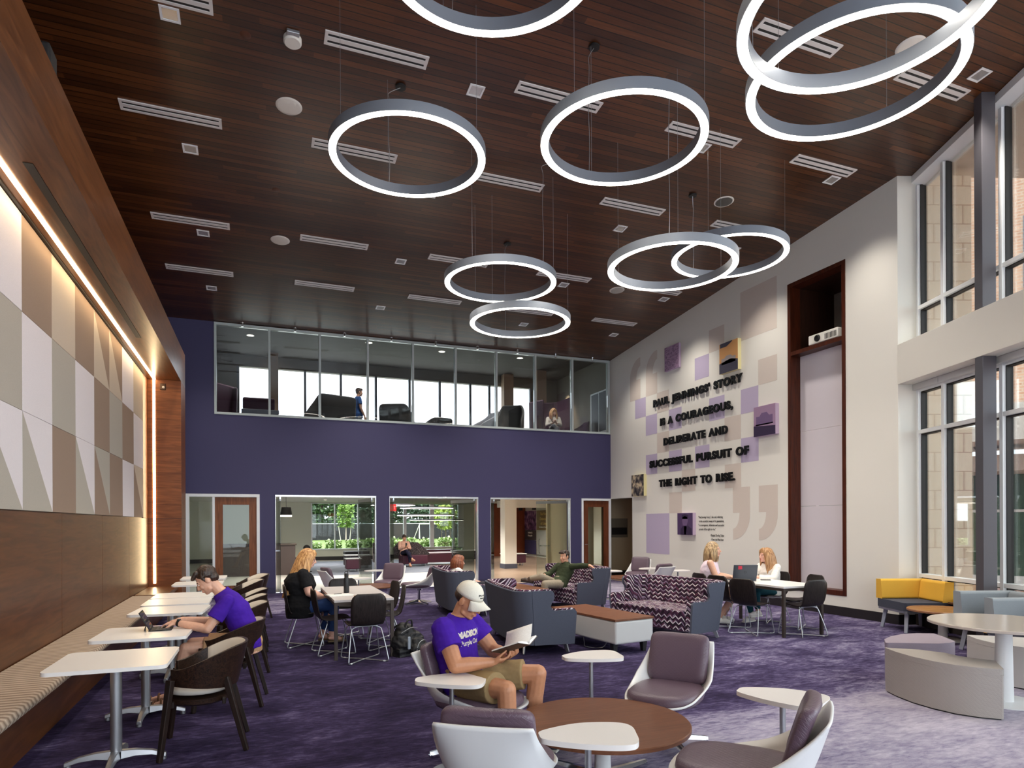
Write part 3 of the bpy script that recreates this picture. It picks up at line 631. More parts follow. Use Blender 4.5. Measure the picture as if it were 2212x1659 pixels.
# reception counter, lamps, lounge pieces
t = thing('reception_counter', 'dark brown reception counter behind the left glass door', 'counter', (.05, 22.9, 0))
MB().box(-1.2, 1.12, -.35, .35, 0, .98).build('body', mat('dark_counter', (62, 50, 46), .5), t, ang=0, bevel=.006); MB().box(-1.25, 1.16, -.4, .4, .98, 1.03).build('countertop', K['bronze'], t, ang=0, bevel=.006)
t = thing('pendant_lamp', 'black drum pendant lamp over the reception counter', 'lamp', (.93, 23.6, 1.98))
MB().lathe([(.20, 0), (.15, .27), (.13, .27), (.18, 0)], n=24).build('lamp_shade', K['black'], t); MB().cyl((0, 0), .185, -.06, .0, 24).build('diffuser', emis('shade_glow', (1, .86, .6), 3.5), t); MB().cyl((0, 0), .006, .27, .68, 6).build('cord', K['black'], t)
def block(name, lab, cat, x, y, w_, d_, h_, m, top=None, rz=0, z0=.1, grp=None):
    t = thing(name, lab, cat, (x, y, 0), rz, grp)
    MB().box(-w_/2, w_/2, -d_/2, d_/2, z0, h_).build('body', m, t, ang=0, bevel=.025, seg=3)
    if top: MB().box(-w_/2 - .02, w_/2 + .02, -d_/2 - .02, d_/2 + .02, h_ + .001, h_ + .03).build('tabletop', top, t, ang=0, bevel=.006)
    for sx_ in (-1, 1):
        for sy_ in (-1, 1): MB().cyl((sx_*(w_/2 - .1), sy_*(d_/2 - .1)), .022, 0, z0 + .01, 10).build('leg', K['steel'], t)
    return t
bur = mat('burgundy_vinyl', (72, 24, 46), .4); spk = tri('dark_speckle', [(.42, (38, 34, 38)), (.55, (70, 62, 66)), (.68, (150, 140, 140))], 1, 1, 1, 40, .9)
block('ottoman', 'burgundy cube ottoman with a pale top in the lobby', 'ottoman', 3.12, 23.3, .5, .5, .44, bur, K['tabwhite'])
block('side_table', 'low speckled lobby table with a white top behind the burgundy cube', 'table', 3.55, 25.3, .95, .6, .46, spk, K['tabwhite'])
block('armchair', 'black lobby armchair seat farthest behind the white topped table', 'armchair', 3.9, 28.0, 1.0, .7, .52, K['black'])
t = block('armchair', 'speckled lobby armchair with upright back beside the left glass door', 'armchair', 4.75, 26.6, .7, .7, .45, spk); MB().box(-.35, .35, .2, .35, .4, .9).build('backrest', spk, t, ang=0, bevel=.04)
t = block('sofa', 'burgundy lobby sofa with speckled back where a woman sits', 'sofa', 5.7, 25.2, 1.0, .75, .44, bur); q = MB(); q.prism([(-.75, .42), (.75, .42), (.6, .62), (.25, .92), (-.5, .95), (-.75, .7)], .22, .40, M=MX.Rotation(R(90), 4, 'X') @ MX.Translation((0, 0, -.62))); q.build('backrest', spk, t, ang=0, bevel=.05, seg=3)
block('bench', 'long burgundy lobby bench with a pale lilac top', 'bench', 6.95, 26.0, 1.4, .9, .46, bur, mat('lilac_top', (206, 190, 204), .5))
block('bench', 'speckled dark lobby bench with a pale top right of the burgundy bench', 'bench', 8.5, 27.4, 1.1, .6, .46, spk, K['tabwhite'])
block('ottoman', 'burgundy ottoman half hidden behind the lobby column', 'ottoman', 9.45, 24.0, .9, .5, .44, bur, K['tabwhite'])
block('ottoman', 'dark low bench under the lobby window behind the burgundy bench', 'ottoman', 7.9, 29.6, 1.6, .6, .46, bur, None)
t = thing('wheeled_stand', 'thin black stand beside the reception counter', 'stand', (1.62, 23.6, 0)); q = MB(); q.tube([(0, 0, .02), (-.06, 0, .75)], .02, 8); q.tube([(.15, .1, .02), (-.15, -.1, .02)], .02, 8); q.build('post', K['black'], t); q = MB(); q.ell((-.02, 0, .84), (.12, .05, .11)); q.build('head', K['black'], t)
def ring(name, lab, x, y, z, Rr, h=.105, wd=.085, cables=(), can=None, grp='ring pendants', n=72, zc=None, metal='ringmetal'):
    t = thing(name, lab, 'pendant light', (x, y, z), 0, grp)
    zc = zc or cz
    MB().lathe([(Rr, .002), (Rr, h), (Rr - wd, h), (Rr - wd, .002), (Rr - wd + .006, .002), (Rr - wd + .006, h - .01), (Rr - .006, h - .01), (Rr - .006, .002), (Rr, .002)], n=n).build('ring_housing', K[metal], t, ang=35, fix=True)
    MB().lathe([(Rr - .007, 0), (Rr - .007, .012), (Rr - wd + .007, .012), (Rr - wd + .007, 0), (Rr - .007, 0)], n=n).build('diffuser', K['led'], t, ang=35)
    for k, (a, pw_) in enumerate(cables):
        cx_, cy_ = (Rr - wd/2)*math.cos(R(a)), (Rr - wd/2)*math.sin(R(a)); top = zc(y + cy_) - z
        MB().tube([(cx_, cy_, h), (cx_, cy_, top)], .0018, 5).build('suspension_wire', K['steel'], t)
    if can:
        a, cxx, cyy = can; px, py = (Rr - wd/2)*math.cos(R(a)), (Rr - wd/2)*math.sin(R(a)); top = zc(cyy) - z
        MB().cyl((cxx - x, cyy - y), .065, top - .025, top, 20).build('canopy', K['black'], t)
        dz = top - h
        MB().tube(smooth_path([(px + .012, py, h), (px + .02, py, h + dz*.25), (px + .005, py, h + dz*.5), (px + .018, py, h + dz*.8), (px + .012, py, top - .16), (cxx - x, cyy - y, top - .02)], 5), .0038, 6).build('power_cable', K['steel'], t)
    return t
for i, (x, y, z, r_) in enumerate([(4.6, 23.6, 2.33, .8), (6.6, 26.6, 2.30, 1.1), (6.7, 27.2, 2.0, 1.2), (7.5, 28.4, 1.80, 1.2)]):
    ring('ring_pendant', ['thin ring pendant highest at the left of the lobby', 'thin ring pendant just under the lobby ceiling', 'thin ring pendant in the middle of the lobby stack', 'thin ring pendant lowest in the lobby'][i], x, y, z, r_, .06, .05, ((0, 0), (120, 0), (240, 0)), grp='lobby ring pendants', n=48, zc=lambda y: 2.66)
t = thing('exit_sign', 'red exit sign hanging in the lobby beside the middle doorway', 'sign', (4.15, 21.6, 2.2)); MB().box(-.17, .17, -.02, .02, -.11, .11).build('sign_face', mat('exit_red', (214, 40, 40), .4, emit=.7), t, ang=0, bevel=.006)
o = flat_text('EXIT', .15, .002, K['white'], t); o.rotation_euler = (R(90), 0, 0); o.location = (0, -.023, -.05); MB().cyl((0, 0), .01, .11, .46, 8).build('stem', K['steel'], t)
def spot(x, y, z, e, ang=110, col=(1, .92, .82), size=.06, blend=.6):
    d = bpy.data.lights.new('downlight_lamp', 'SPOT'); d.energy = e; d.spot_size = R(ang); d.spot_blend = blend; d.color = col; d.shadow_soft_size = size
    o = bpy.data.objects.new('downlight_lamp', d); C.objects.link(o); o.location = (x, y, z); return o
dlp = None
for i, (x, y) in enumerate([(1.2, 20.6), (3.6, 19.5), (6.2, 20.2), (9.0, 19.4), (10.8, 23.0), (10.8, 27.8), (2.6, 27.5), (6.5, 23)]):
    lab = f'round lobby ceiling downlight, {ORD[i]} from the reception side'
    if not dlp: dlp = thing('lobby_downlight', lab, 'downlight', (x, y, 2.66), 0, 'lobby downlights'); MB().lathe([(.085, -.008), (.085, 0), (.06, 0), (.06, -.008)], n=20).build('trim_ring', K['white'], dlp); MB().cyl((0, 0), .06, -.006, -.001, 20).build('lens', K['dl'], dlp)
    else: dup(dlp, (x, y, 2.66), 0, lab)
    spot(x, y, 2.64, 260 if i not in (4, 5) else 150, 130)

# ================================================================ upper lounge
UB = 21.5
struct(MB().box(-2.2, 10.2, YB + T, UB, 3.85, 4.0).build('floor_upper', mat('dark_carpet', (84, 78, 84), .9), ang=0))
struct(MB().box(-2.2, 10.2, YB + .02, UB, 6.85, 6.95).box(-2.2, 10.2, YB + .02, YB + .2, 6.65, 6.9).build('ceiling_upper', tri('grey_plank_ceiling', [(.3, (72, 68, 64)), (.7, (90, 85, 80))], 1, 30, 1, 1.5), ang=0))
q = MB(); q.box(-2.2, -.55, UB, UB + .2, 4, 6.9); q.box(-.55, 9.2, UB, UB + .2, 6.5, 6.9); q.box(9.2, 10.4, UB, UB + .2, 4, 6.9); q.box(-2.4, -2.2, YB + T, UB, 4, 6.9); q.box(10.2, 10.4, YB, UB, 4, 6.9)
struct(q.build('wall_upper', mat('upper_wall', (120, 114, 104), .7), ang=0))
q = MB()
for x in (-.52, 1.43, 2.53, 3.65, 4.77, 5.81, 6.9, 7.6, 9.17): q.box(x - .035, x + .035, UB - .02, UB + .1, 4, 6.5)
struct(q.build('window_5', mat('grey_mullion', (110, 112, 116), .5), ang=0))
struct(MB().box(.34, .62, UB - .6, UB - .25, 4, 6.85).box(8.0, 8.35, UB - .4, UB - .1, 4, 6.85).box(8.85, 9.2, 20.2, 20.5, 4, 6.85).build('column_upper', mat('tan_column', (178, 148, 122), .7), ang=0))
t = thing('transfer_grille', 'tall louvred return grille in a white frame upstairs beside the white wall', 'vent', (10.19, 18.3, 4.3)); q = MB(); q.box(-.03, 0, -.55, .55, .2, 1.55); q.build('frame', K['whitetrim'], t, ang=0); q = MB(); q.box(-.036, -.03, -.48, -.03, .27, 1.5); q.box(-.036, -.03, .03, .48, .27, 1.5); q.build('louvre', mat('louvre_grey', (92, 96, 104), .5), t, ang=0)
pl = mat('plum_upper', (70, 44, 62), .85); gry = mat('light_grey_upper', (150, 150, 158), .8); blk = mat('charcoal_upper', (44, 44, 44), .8)
def tub(name, lab, x, y, rz, w_, d_, hb, m1, m2, hs=.46, cat='armchair', flare=0.0):      # rounded high-back lounge seat
    t = thing(name, lab, cat, (x, y, 4.0), rz)
    path = [(-w_/2, d_/2), (-w_/2, -d_/4), (-w_/2 + .12, -d_/2), (0, -d_/2 - .03), (w_/2 - .12, -d_/2), (w_/2, -d_/4), (w_/2, d_/2)]
    P = smooth_path([(a, b_, 0) for a, b_ in path], 5); n = len(P) - 1; rg = []
    for i, p in enumerate(P):
        u = abs(2*i/n - 1); hh = hb - (hb - hs - .16) * max(0, (u - .35)/.65)**1.5 if flare == 0 else hb - flare * (2*i/n - 1)
        inw = p * .84
        rg.append([(p.x, p.y, .12), (p.x*1.06, p.y*1.06, hh), (inw.x*1.06, inw.y*1.06, hh), (inw.x, inw.y, .12)])
    MB().loft(rg).build('backrest', m1, t, ang=50, bevel=.03); MB().box(-w_/2 + .06, w_/2 - .06, -d_/2 + .08, d_/2 + .04, .14, hs).build('seat', m2, t, ang=0, bevel=.06, seg=3)
    MB().box(-w_/2 + .1, w_/2 - .1, -d_/2 + .1, d_/2 - .05, 0, .13).build('plinth', blk, t, ang=0)
    return t
tub('booth', 'plum high-back booth with lower bench at the left end of the upper windows', -.99, 18.3, R(180), 1.0, .8, 1.40, pl, pl, flare=-.26)
t = thing('booth_bench', 'plum bench with low back between white panels at left of the upper lounge', 'bench', (.02, 18.2, 4.0)); MB().box(-.35, .42, -.3, .3, .62, .92).build('backrest', pl, t, ang=0, bevel=.04); MB().box(-.38, .52, -.42, -.36, 0, .60).build('front_panel', gry, t, ang=0, bevel=.01); MB().box(-.35, .45, -.35, .35, 0, .6).build('seat', gry, t, ang=0, bevel=.03)
tub('tub_chair', 'big charcoal and pale grey tub chair upstairs, left of the standing person', 1.92, 18.7, R(20), 1.15, .9, 1.18, blk, gry)
tub('tub_chair', 'charcoal and pale grey tub chair upstairs, right of the standing person', 3.72, 18.5, R(-25), .85, .8, 1.02, blk, gry)
tub('tub_chair', 'low grey chair with dark edge in the middle of the upper lounge', 5.05, 18.9, R(10), .7, .7, .78, blk, gry)
tub('tub_chair', 'tall charcoal chair seen from behind upstairs, near the right columns', 7.1, 18.2, R(150), .75, .8, 1.28, blk, gry)
tub('tub_chair', 'pale grey chair behind the tall charcoal chair upstairs', 6.55, 18.95, R(100), .7, .7, 1.12, gry, gry)
tub('booth', 'plum high-back booth where a seated woman reads upstairs', 8.55, 18.5, R(190), 1.1, .85, 1.5, pl, pl, flare=.1)
tub('tub_chair', 'small plum chair at the far right of the upper lounge', 9.75, 18.8, R(90), .5, .5, .95, pl, pl)
t = thing('coffee_table', 'low round dark table upstairs between the two tub chairs', 'table', (2.85, 18.0, 4.0)); MB().cyl((0, 0), .45, .36, .40, 28).build('tabletop', blk, t); MB().cyl((0, 0), .05, .02, .36, 12).build('stem', K['steel'], t); MB().cyl((0, 0), .25, 0, .02, 20).build('base', K['steel'], t)
up = None
for i, (x, y) in enumerate([(-.1, 18.0), (-.15, 19.2), (3.15, 17.6), (3.0, 18.8), (5.2, 19.0), (5.45, 17.5), (7.9, 17.6), (7.7, 18.9)]):
    lab = f'round downlight in the upper lounge ceiling, {ORD[i]} from the left'
    if not up: up = thing('lounge_downlight', lab, 'downlight', (x, y, 6.85), 0, 'upper lounge downlights'); MB().lathe([(.11, -.008), (.11, 0), (.09, 0), (.09, -.008)], n=20).build('trim_ring', K['white'], up); MB().cyl((0, 0), .09, -.006, -.001, 20).build('lens', K['dl'], up)
    else: dup(up, (x, y, 6.85), 0, lab)
    spot(x, y, 6.8, 70)
spot(9.9, 20.6, 6.5, 110, 80, (1, .75, .5))

# ================================================================ outdoors
struct(MB().box(-40, 60, LB + .2, 90, -.4, .30).build('ground_lawn', tri('mown_grass', [(.35, (70, 92, 34)), (.6, (104, 122, 52)), (.75, (126, 136, 72))], scale=2.5), ang=0))
struct(MB().box(9.7, 60, -30, LB, -.3, -.02).build('ground_patio', bricks('pink_pavers', (198, 160, 146), (214, 180, 164), (178, 140, 128), .5, .5, .01), ang=0))
lf = [tri('leaf_' + n, [(.3, a), (.7, b_)], scale=9) for n, a, b_ in (('dark', (28, 50, 36), (58, 84, 52)), ('mid', (44, 72, 40), (84, 110, 62)), ('lime', (76, 110, 38), (124, 152, 66)), ('olive', (96, 120, 44), (146, 160, 70)))]
bark = mat('bark', (82, 72, 62), .9)
def foliage(fn, n, size, m, name, parent, seed):
    rnd = random.Random(seed); q = MB()
    for _ in range(n):
        p = V(fn(rnd)); a = V((rnd.uniform(-1, 1), rnd.uniform(-1, 1), rnd.uniform(-.6, .6))).normalized(); b_ = a.cross(V((rnd.uniform(-1, 1), rnd.uniform(-1, 1), 1))).normalized(); s_ = size * rnd.uniform(.6, 1.3)
        q.add([p - a*s_, p + b_*s_*.45, p + a*s_, p - b_*s_*.45], [(0, 1, 2, 3)])
    return q.build(name, m, parent, ang=0, fix=False)
def conifer_fn(H, rr):
    def f(r):
        t = r.random()**.8; a = r.uniform(0, 2*PI); tier = (1 - t) * rr * (.55 + .45*((t*9) % 1)); d = tier * math.sqrt(r.uniform(.25, 1))
        return (d*math.cos(a), d*math.sin(a), .6 + t*(H - .6) - d*.25)
    return f
protos = []
for k in range(3):
    t = thing('evergreen_tree', 'x', 'tree', (0, 0, 0), 0, 'evergreens beyond the lobby windows'); foliage(conifer_fn(9, 2.85), 2600, .30, lf[0] if k != 1 else lf[1], 'foliage', t, k); MB().tube([(0, 0, 0), (0, 0, 8.6)], [.24, .04], 8).build('trunk', bark, t); protos.append(t)
for i in range(13):
    x = 3.4 + i * 1.95; y = 61.5 + (i % 3) * 6.4; pos = (x + (y - 62)*.12, y, .3)
    lab = f'dark evergreen tree beyond the lawn, {ORD[i]} from the left behind the lobby windows'
    if i < 3: protos[i].location = pos; protos[i]['label'] = lab
    else: dup(protos[i % 3], pos, i * 1.3, lab, .80 + (i*13 % 4)*.045)
t = thing('tree_belt', 'dense dark wood closing the view beyond the lawn', 'trees', (16, 82, .3)); foliage(lambda r: (r.uniform(-24, 24), r.uniform(-2, 2), r.uniform(0, 11)*r.random()**.3), 5200, .62, lf[0], 'foliage', t, 91)['kind'] = 'stuff'; t['kind'] = 'stuff'
t = thing('sapling', 'young bright green tree staked on the lawn outside the left lobby window', 'tree', (6.45, 52, .3)); foliage(lambda r: ((lambda a, z, d: (d*math.cos(a), d*math.sin(a), z))(r.uniform(0, 2*PI), 1.1 + 1.75*r.random(), .62*math.sqrt(r.random()))), 700, .16, lf[2], 'foliage', t, 5); MB().tube([(0, 0, 0), (.03, 0, 2.4)], [.05, .02], 8).build('trunk', mat('pale_bark', (176, 160, 150), .8), t)
for sx_ in (-.55, .4): MB().tube([(sx_*.7, 0, 0), (sx_, 0, 1.15)], .035, 6).build('stake', mat('stake_wood', (186, 178, 170), .8), t)
t = thing('sapling', 'round olive green young tree outside the middle lobby window', 'tree', (13.1, 47, .3)); foliage(lambda r: ((lambda a, z, d: (d*math.cos(a)*math.sqrt(max(.05, 1 - ((z - 1.85)/1.0)**2)), d*math.sin(a), z))(r.uniform(0, 2*PI), .95 + 1.75*r.random(), .95*math.sqrt(r.random()))), 1100, .15, lf[3], 'foliage', t, 6); MB().tube([(0, 0, 0), (0, 0, 2.3)], [.06, .03], 8).build('trunk', bark, t)
for sx_ in (-.3, .35): MB().tube([(sx_, 0, 0), (sx_, 0, 1.2)], .035, 6).build('stake', bark, t)
hyd = None; rnd = random.Random(3)
flo = mat('hydrangea_flower', (226, 230, 190), .8)
for i in range(9):
    x = 2.5 + i * .92; lab = f'leafy hydrangea shrub outside the lobby window, {ORD[i]} from the left'
    if not hyd:
        hyd = thing('hydrangea', lab, 'shrub', (x, 32.3, .30), 0, 'hydrangeas under the lobby windows'); foliage(lambda r: (max(-.36, min(.36, r.gauss(0, .22))), max(-.3, min(.3, r.gauss(0, .18))), .04 + .42*r.random()**1.3), 420, .075, lf[2], 'foliage', hyd, 8)
        q = MB()
        for _ in range(7): q.ell((rnd.uniform(-.35, .35), rnd.uniform(-.35, 0), rnd.uniform(.28, .52)), (.06, .06, .05), 8, 6)
        q.build('flower', flo, hyd)['kind'] = 'stuff'
    else: dup(hyd, (x, 32.3 + rnd.uniform(-.2, .3), .30), (i % 4)*PI/2*0 + rnd.choice((0, PI)), lab, (1.0, 1.0, rnd.uniform(1.15, 1.45)))
t = thing('fence', 'dark mesh fence with a top rail beyond the lawn', 'fence', (14, 57, .3)); MB().box(-20, 20, -.02, .02, 0, 1.35).build('mesh_panel', tri('fence_mesh', [(.4, (16, 17, 19)), (.6, (34, 33, 37))], 4, 4, 4, 3), t, ang=0); MB().tube([(-20, 0, 1.38), (20, 0, 1.38)], .03, 6).build('top_rail', K['steel'], t)
t = thing('soccer_goal', 'white soccer goal standing on the lawn', 'goal', (14.3, 55, .3)); MB().tube([(-1.3, 0, 0), (-1.3, 0, 1.35), (1.8, 0, 1.35), (1.8, 0, 0)], .06, 8).build('goal_frame', K['white'], t); MB().tube([(-1.3, 0, 1.3), (-1.6, .9, 0)], .03, 6).build('net_stay', K['white'], t)
# courtyard buildings outside the angled windows
st = bricks('limestone', (244, 222, 194), (250, 230, 206), (204, 174, 148), .62, .31, .008, .5, R(19.9) * 0 + R(-70.1))
q = MB(); q.T = WT; q.box(-.75, -.06, .10, .86, 0, 7.3); 
tag(struct(q.build('wall_stone', st, ang=0)), None)
fc = V((17.6, 12.4, 0)); FT = MX.Translation(fc) @ MX.Rotation(R(-57), 4, 'Z')                     # x along the facade, -y towards us
q = MB(); q.T = FT
br = bricks('courtyard_brick', (214, 164, 136), (230, 186, 158), (224, 204, 186), .24, .08, .012, .5, R(-57))
t = thing('brick_building', 'brown brick building across the courtyard outside the angled windows', 'building')
q.box(-9, 9, 0, .4, 4.3, 12.5); q.build('brick_wall', br, t, ang=0)
q = MB(); q.T = FT; q.box(-9, 9, -2.6, .2, 3.55, 4.4); q.build('canopy', mat('pale_canopy', (222, 216, 210), .6), t, ang=0)
q = MB(); q.T = FT; q.box(-9, 9, -1.5, .2, 2.9, 3.3); q.build('fascia', mat('fascia', (214, 204, 196), .6), t, ang=0)
q = MB(); q.T = FT; q.box(-9, 9, .1, .3, 0, 2.95); q.build('storefront', mat('green_glass', (62, 96, 78), .12), t, ang=0)
q = MB(); q.T = FT
for i in range(13): q.box(-9 + i*1.45, -8.93 + i*1.45, .04, .12, 0, 2.95)
q.box(-9, 9, .04, .12, 1.9, 1.97); q.box(-9, 9, -.02, .3, 0, .22); q.build('storefront_frame', K['whitetrim'], t, ang=0)
for i in range(7):
    q = MB(); q.T = FT; q.box(-8.6 + i*2.6, -7.5 + i*2.6, -.03, .05, 7.6, 9.6); q.build('window', mat('bluish_pane', (120, 140, 158), .15), t, ang=0)
q = MB(); q.T = FT
for i in range(16): q.box(-1.0, .3, -.06, .02, 5.0 + i*.34, 5.08 + i*.34)
q.build('brick_corbel', br, t, ang=0)
q = MB(); q.T = WT; q.box(-.4, WL, .12, 2.6, 7.45, 7.6); struct(q.build('ceiling_soffit', mat('pale_soffit', (196, 184, 172), .7), ang=0))
q = MB(); q.T = WT
t = thing('patio_bench', 'brown wooden patio bench outside the right edge of the windows', 'bench', wp(2.6, 4.2, 0), R(-70)); MB().box(-.9, .9, -.25, .25, .42, .48).build('seat', K['brown'], t, ang=0, bevel=.01); MB().bar((-.7, 0, 0), (-.6, 0, .42), .06, .4).build('leg', K['brown'], t, ang=0); MB().bar((.7, 0, 0), (.6, 0, .42), .06, .4).build('leg', K['brown'], t, ang=0)
t = thing('yard_shrub', 'dark green shrub outside behind the steel column', 'shrub', wp(1.9, 7.5, 0)); foliage(lambda r: (r.gauss(0, .5), r.gauss(0, .5), 1.4*r.random()), 700, .16, lf[0], 'foliage', t, 77)
# ================================================================ ceiling things
TILT = math.atan(-.0912)
def hang(o, x, y): o.location = (x, y, cz(y)); o.rotation_euler = (TILT, 0, 0); return o
XC = [-1.02, 1.34, 3.70, 5.99, 8.27]; YR = [5.92, 7.68, 9.57, 12.24, 14.08]
RW = ['row nearest the camera', 'second row', 'middle row', 'fourth row', 'row nearest the purple wall']
dp = None
for j, y in enumerate(YR):
    for i, x in enumerate(XC):
        if j == 0 and i < 3: continue
        lab = f'white slot diffuser in the wood ceiling, {RW[j]}, {["leftmost", "second from left", "third from left", "fourth from left", "rightmost"][i]}'
        if not dp:
            dp = thing('ceiling_diffuser', lab, 'vent', (0, 0, 0), 0, 'slot diffusers in the wood ceiling')
            q = MB()
            for y0, y1 in ((-.10, -.066), (-.028, .028), (.066, .10)): q.box(-.6, .6, y0, y1, -.014, .0)
            q.box(-.6, -.565, -.066, -.028, -.0135, 0); q.box(-.6, -.565, .028, .066, -.0135, 0); q.box(.565, .6, -.066, -.028, -.0135, 0); q.box(.565, .6, .028, .066, -.0135, 0)
            q.build('frame', mat('diffuser_white', (226, 224, 222), .5), dp, ang=0); q = MB(); q.box(-.565, .565, -.066, -.028, -.006, -.001); q.box(-.565, .565, .028, .066, -.006, -.001); q.build('slot', K['slot'], dp, ang=0)
            o = dp
        else: o = dup(dp, (0, 0, 0), 0, lab)
        hang(o, x, y)
dl = None
for j, y in enumerate([5.6, 7.92, 10.25, 12.6, 14.85]):
    for i, x in enumerate([-.86, 2.63, 6.15, 8.70]):
        if j == 0 and i < 3: continue
        lab = f'small square downlight in the wood ceiling, {["front", "second", "third", "fourth", "rear"][j]} row, {["leftmost", "second from left", "third from left", "rightmost"][i]}'
        lit = (i >= 2 and j >= 1) or (j == 4 and i >= 1)
        if not dl:
            dl = thing('square_downlight', lab, 'downlight', (0, 0, 0), 0, 'square downlights in the wood ceiling')
            q = MB()
            for a in ((-.10, .10, -.10, -.075), (-.10, .10, .075, .10), (-.10, -.075, -.075, .075), (.075, .10, -.075, .075)): q.box(a[0], a[1], a[2], a[3], -.01, 0)
            q.build('trim_frame', K['whitetrim'], dl, ang=0); MB().box(-.075, .075, -.075, .075, -.004, -.001).build('lens', K['dl'], dl, ang=0); o = dl
            dim = mat('downlight_reflector', (206, 204, 200), .25, .6)
        else: o = dup(dl, (0, 0, 0), 0, lab)
        if not lit:
            for ch in o.children:
                if ch.name.startswith('lens'): ch.data = ch.data.copy(); ch.data.materials[0] = dim; ch.name = 'reflector'
        hang(o, x, y)
        spot(x, y, cz(y) - .06, (110 if x > 8 else 220) if lit else 110, 105, blend=1.0, size=.09)
so = None
for x, y, n in ((.41, 8.95, 'left, nearer'), (.41, 12.46, 'left, farther'), (7.41, 8.97, 'right, middle'), (7.41, 12.5, 'right, farthest'), (7.4, 5.57, 'right, nearest, behind a ring')):
    lab = f'round off-white ceiling speaker: {n}'
    if not so:
        so = thing('ceiling_speaker', lab, 'speaker', (0, 0, 0), 0, 'ceiling speakers'); MB().lathe([(.155, -.01), (.165, -.002), (.165, 0), (.14, 0), (.14, -.01)], n=36).build('bezel', K['white'], so); MB().cyl((0, 0), .15, -.008, -.002, 36).build('grille', mat('speaker_grille', (206, 204, 192), .8), so); o = so
    else: o = dup(so, (0, 0, 0), 0, lab)
    hang(o, x, y)
t = thing('smoke_alarm', 'white round strobe alarm on the ceiling above the left slot diffusers', 'alarm', (0, 0, 0)); MB().lathe([(.10, 0), (.10, -.05), (.085, -.065), (.001, -.066)], n=28).build('housing', K['white'], t); MB().box(-.07, .07, -.145, -.085, -.05, -.006).build('strobe', K['steel'], t, ang=0, bevel=.008); hang(t, .40, 7.83)
for k, (x, y) in enumerate(((-.10, 7.95), (.3, 10.9), (4.2, 7.75))): t = thing('sprinkler_cover', f'flat brown sprinkler cover plate flush in the wood ceiling, {["left front", "left middle", "between the two big rings"][k]}', 'sprinkler cover', (0, 0, 0)); MB().lathe([(.055, -.004), (.06, 0)], n=24).build('plate', mat('brown_plate', (84, 46, 28), .5), t); hang(t, x, y)
def ringc(lab, x, y, z, Rr, cab, can): return ring('ring_pendant', lab, x, y, z, Rr, .115, .09, cab, can)
def angto(x, y, p): return math.degrees(math.atan2(p[1] - y, p[0] - x))
ringc('large silver ring pendant cut by the top edge of the photo, left of centre', 1.65, 4.59, 5.96, .875, ((100, 0), (220, 0), (340, 0)), (95, 1.75, 5.3))
ringc('silver ring pendant hanging alone at upper left', 1.61, 7.27, 5.79, .875, ((200, 0), (320, 0), (95, 0)), (95, 1.71, 8.15))
ringc('silver ring pendant hanging at top centre, right of the lone one', 3.62, 5.97, 5.68, .875, ((85, 0), (205, 0), (325, 0)), (88, 3.74, 6.81))
ringc('silver ring pendant cut by the top right corner, upper of the crossing pair', 4.09, 3.43, 5.32, .875, ((90, 0), (210, 0), (330, 0)), (125, 3.4, 4.3))
ringc('silver ring pendant at upper right, lower of the crossing pair', 4.85, 4.20, 5.50, .875, ((20, 0), (260, 0), (140, 0)), (130, 4.2, 4.9))
ringc('silver ring pendant above the upstairs windows, upper of the stacked pair', 3.56, 9.53, 5.41, .875, ((220, 0), (340, 0), (100, 0)), (298, 4.30, 8.9))
ringc('silver ring pendant lowest in front of the upstairs windows', 4.27, 10.47, 5.13, .875, ((215, 0), (335, 0)), (88, 4.38, 11.35))
ringc('silver ring pendant at right centre, in front of its twin', 5.31, 7.5, 5.15, .875, ((120, 0), (240, 0), (0, 0)), (232, 4.75, 7.1))
ringc('silver ring pendant nearest the white wall, behind its twin', 6.85, 8.18, 5.78, .875, ((210, 0), (330, 0)), (94, 6.77, 8.97))
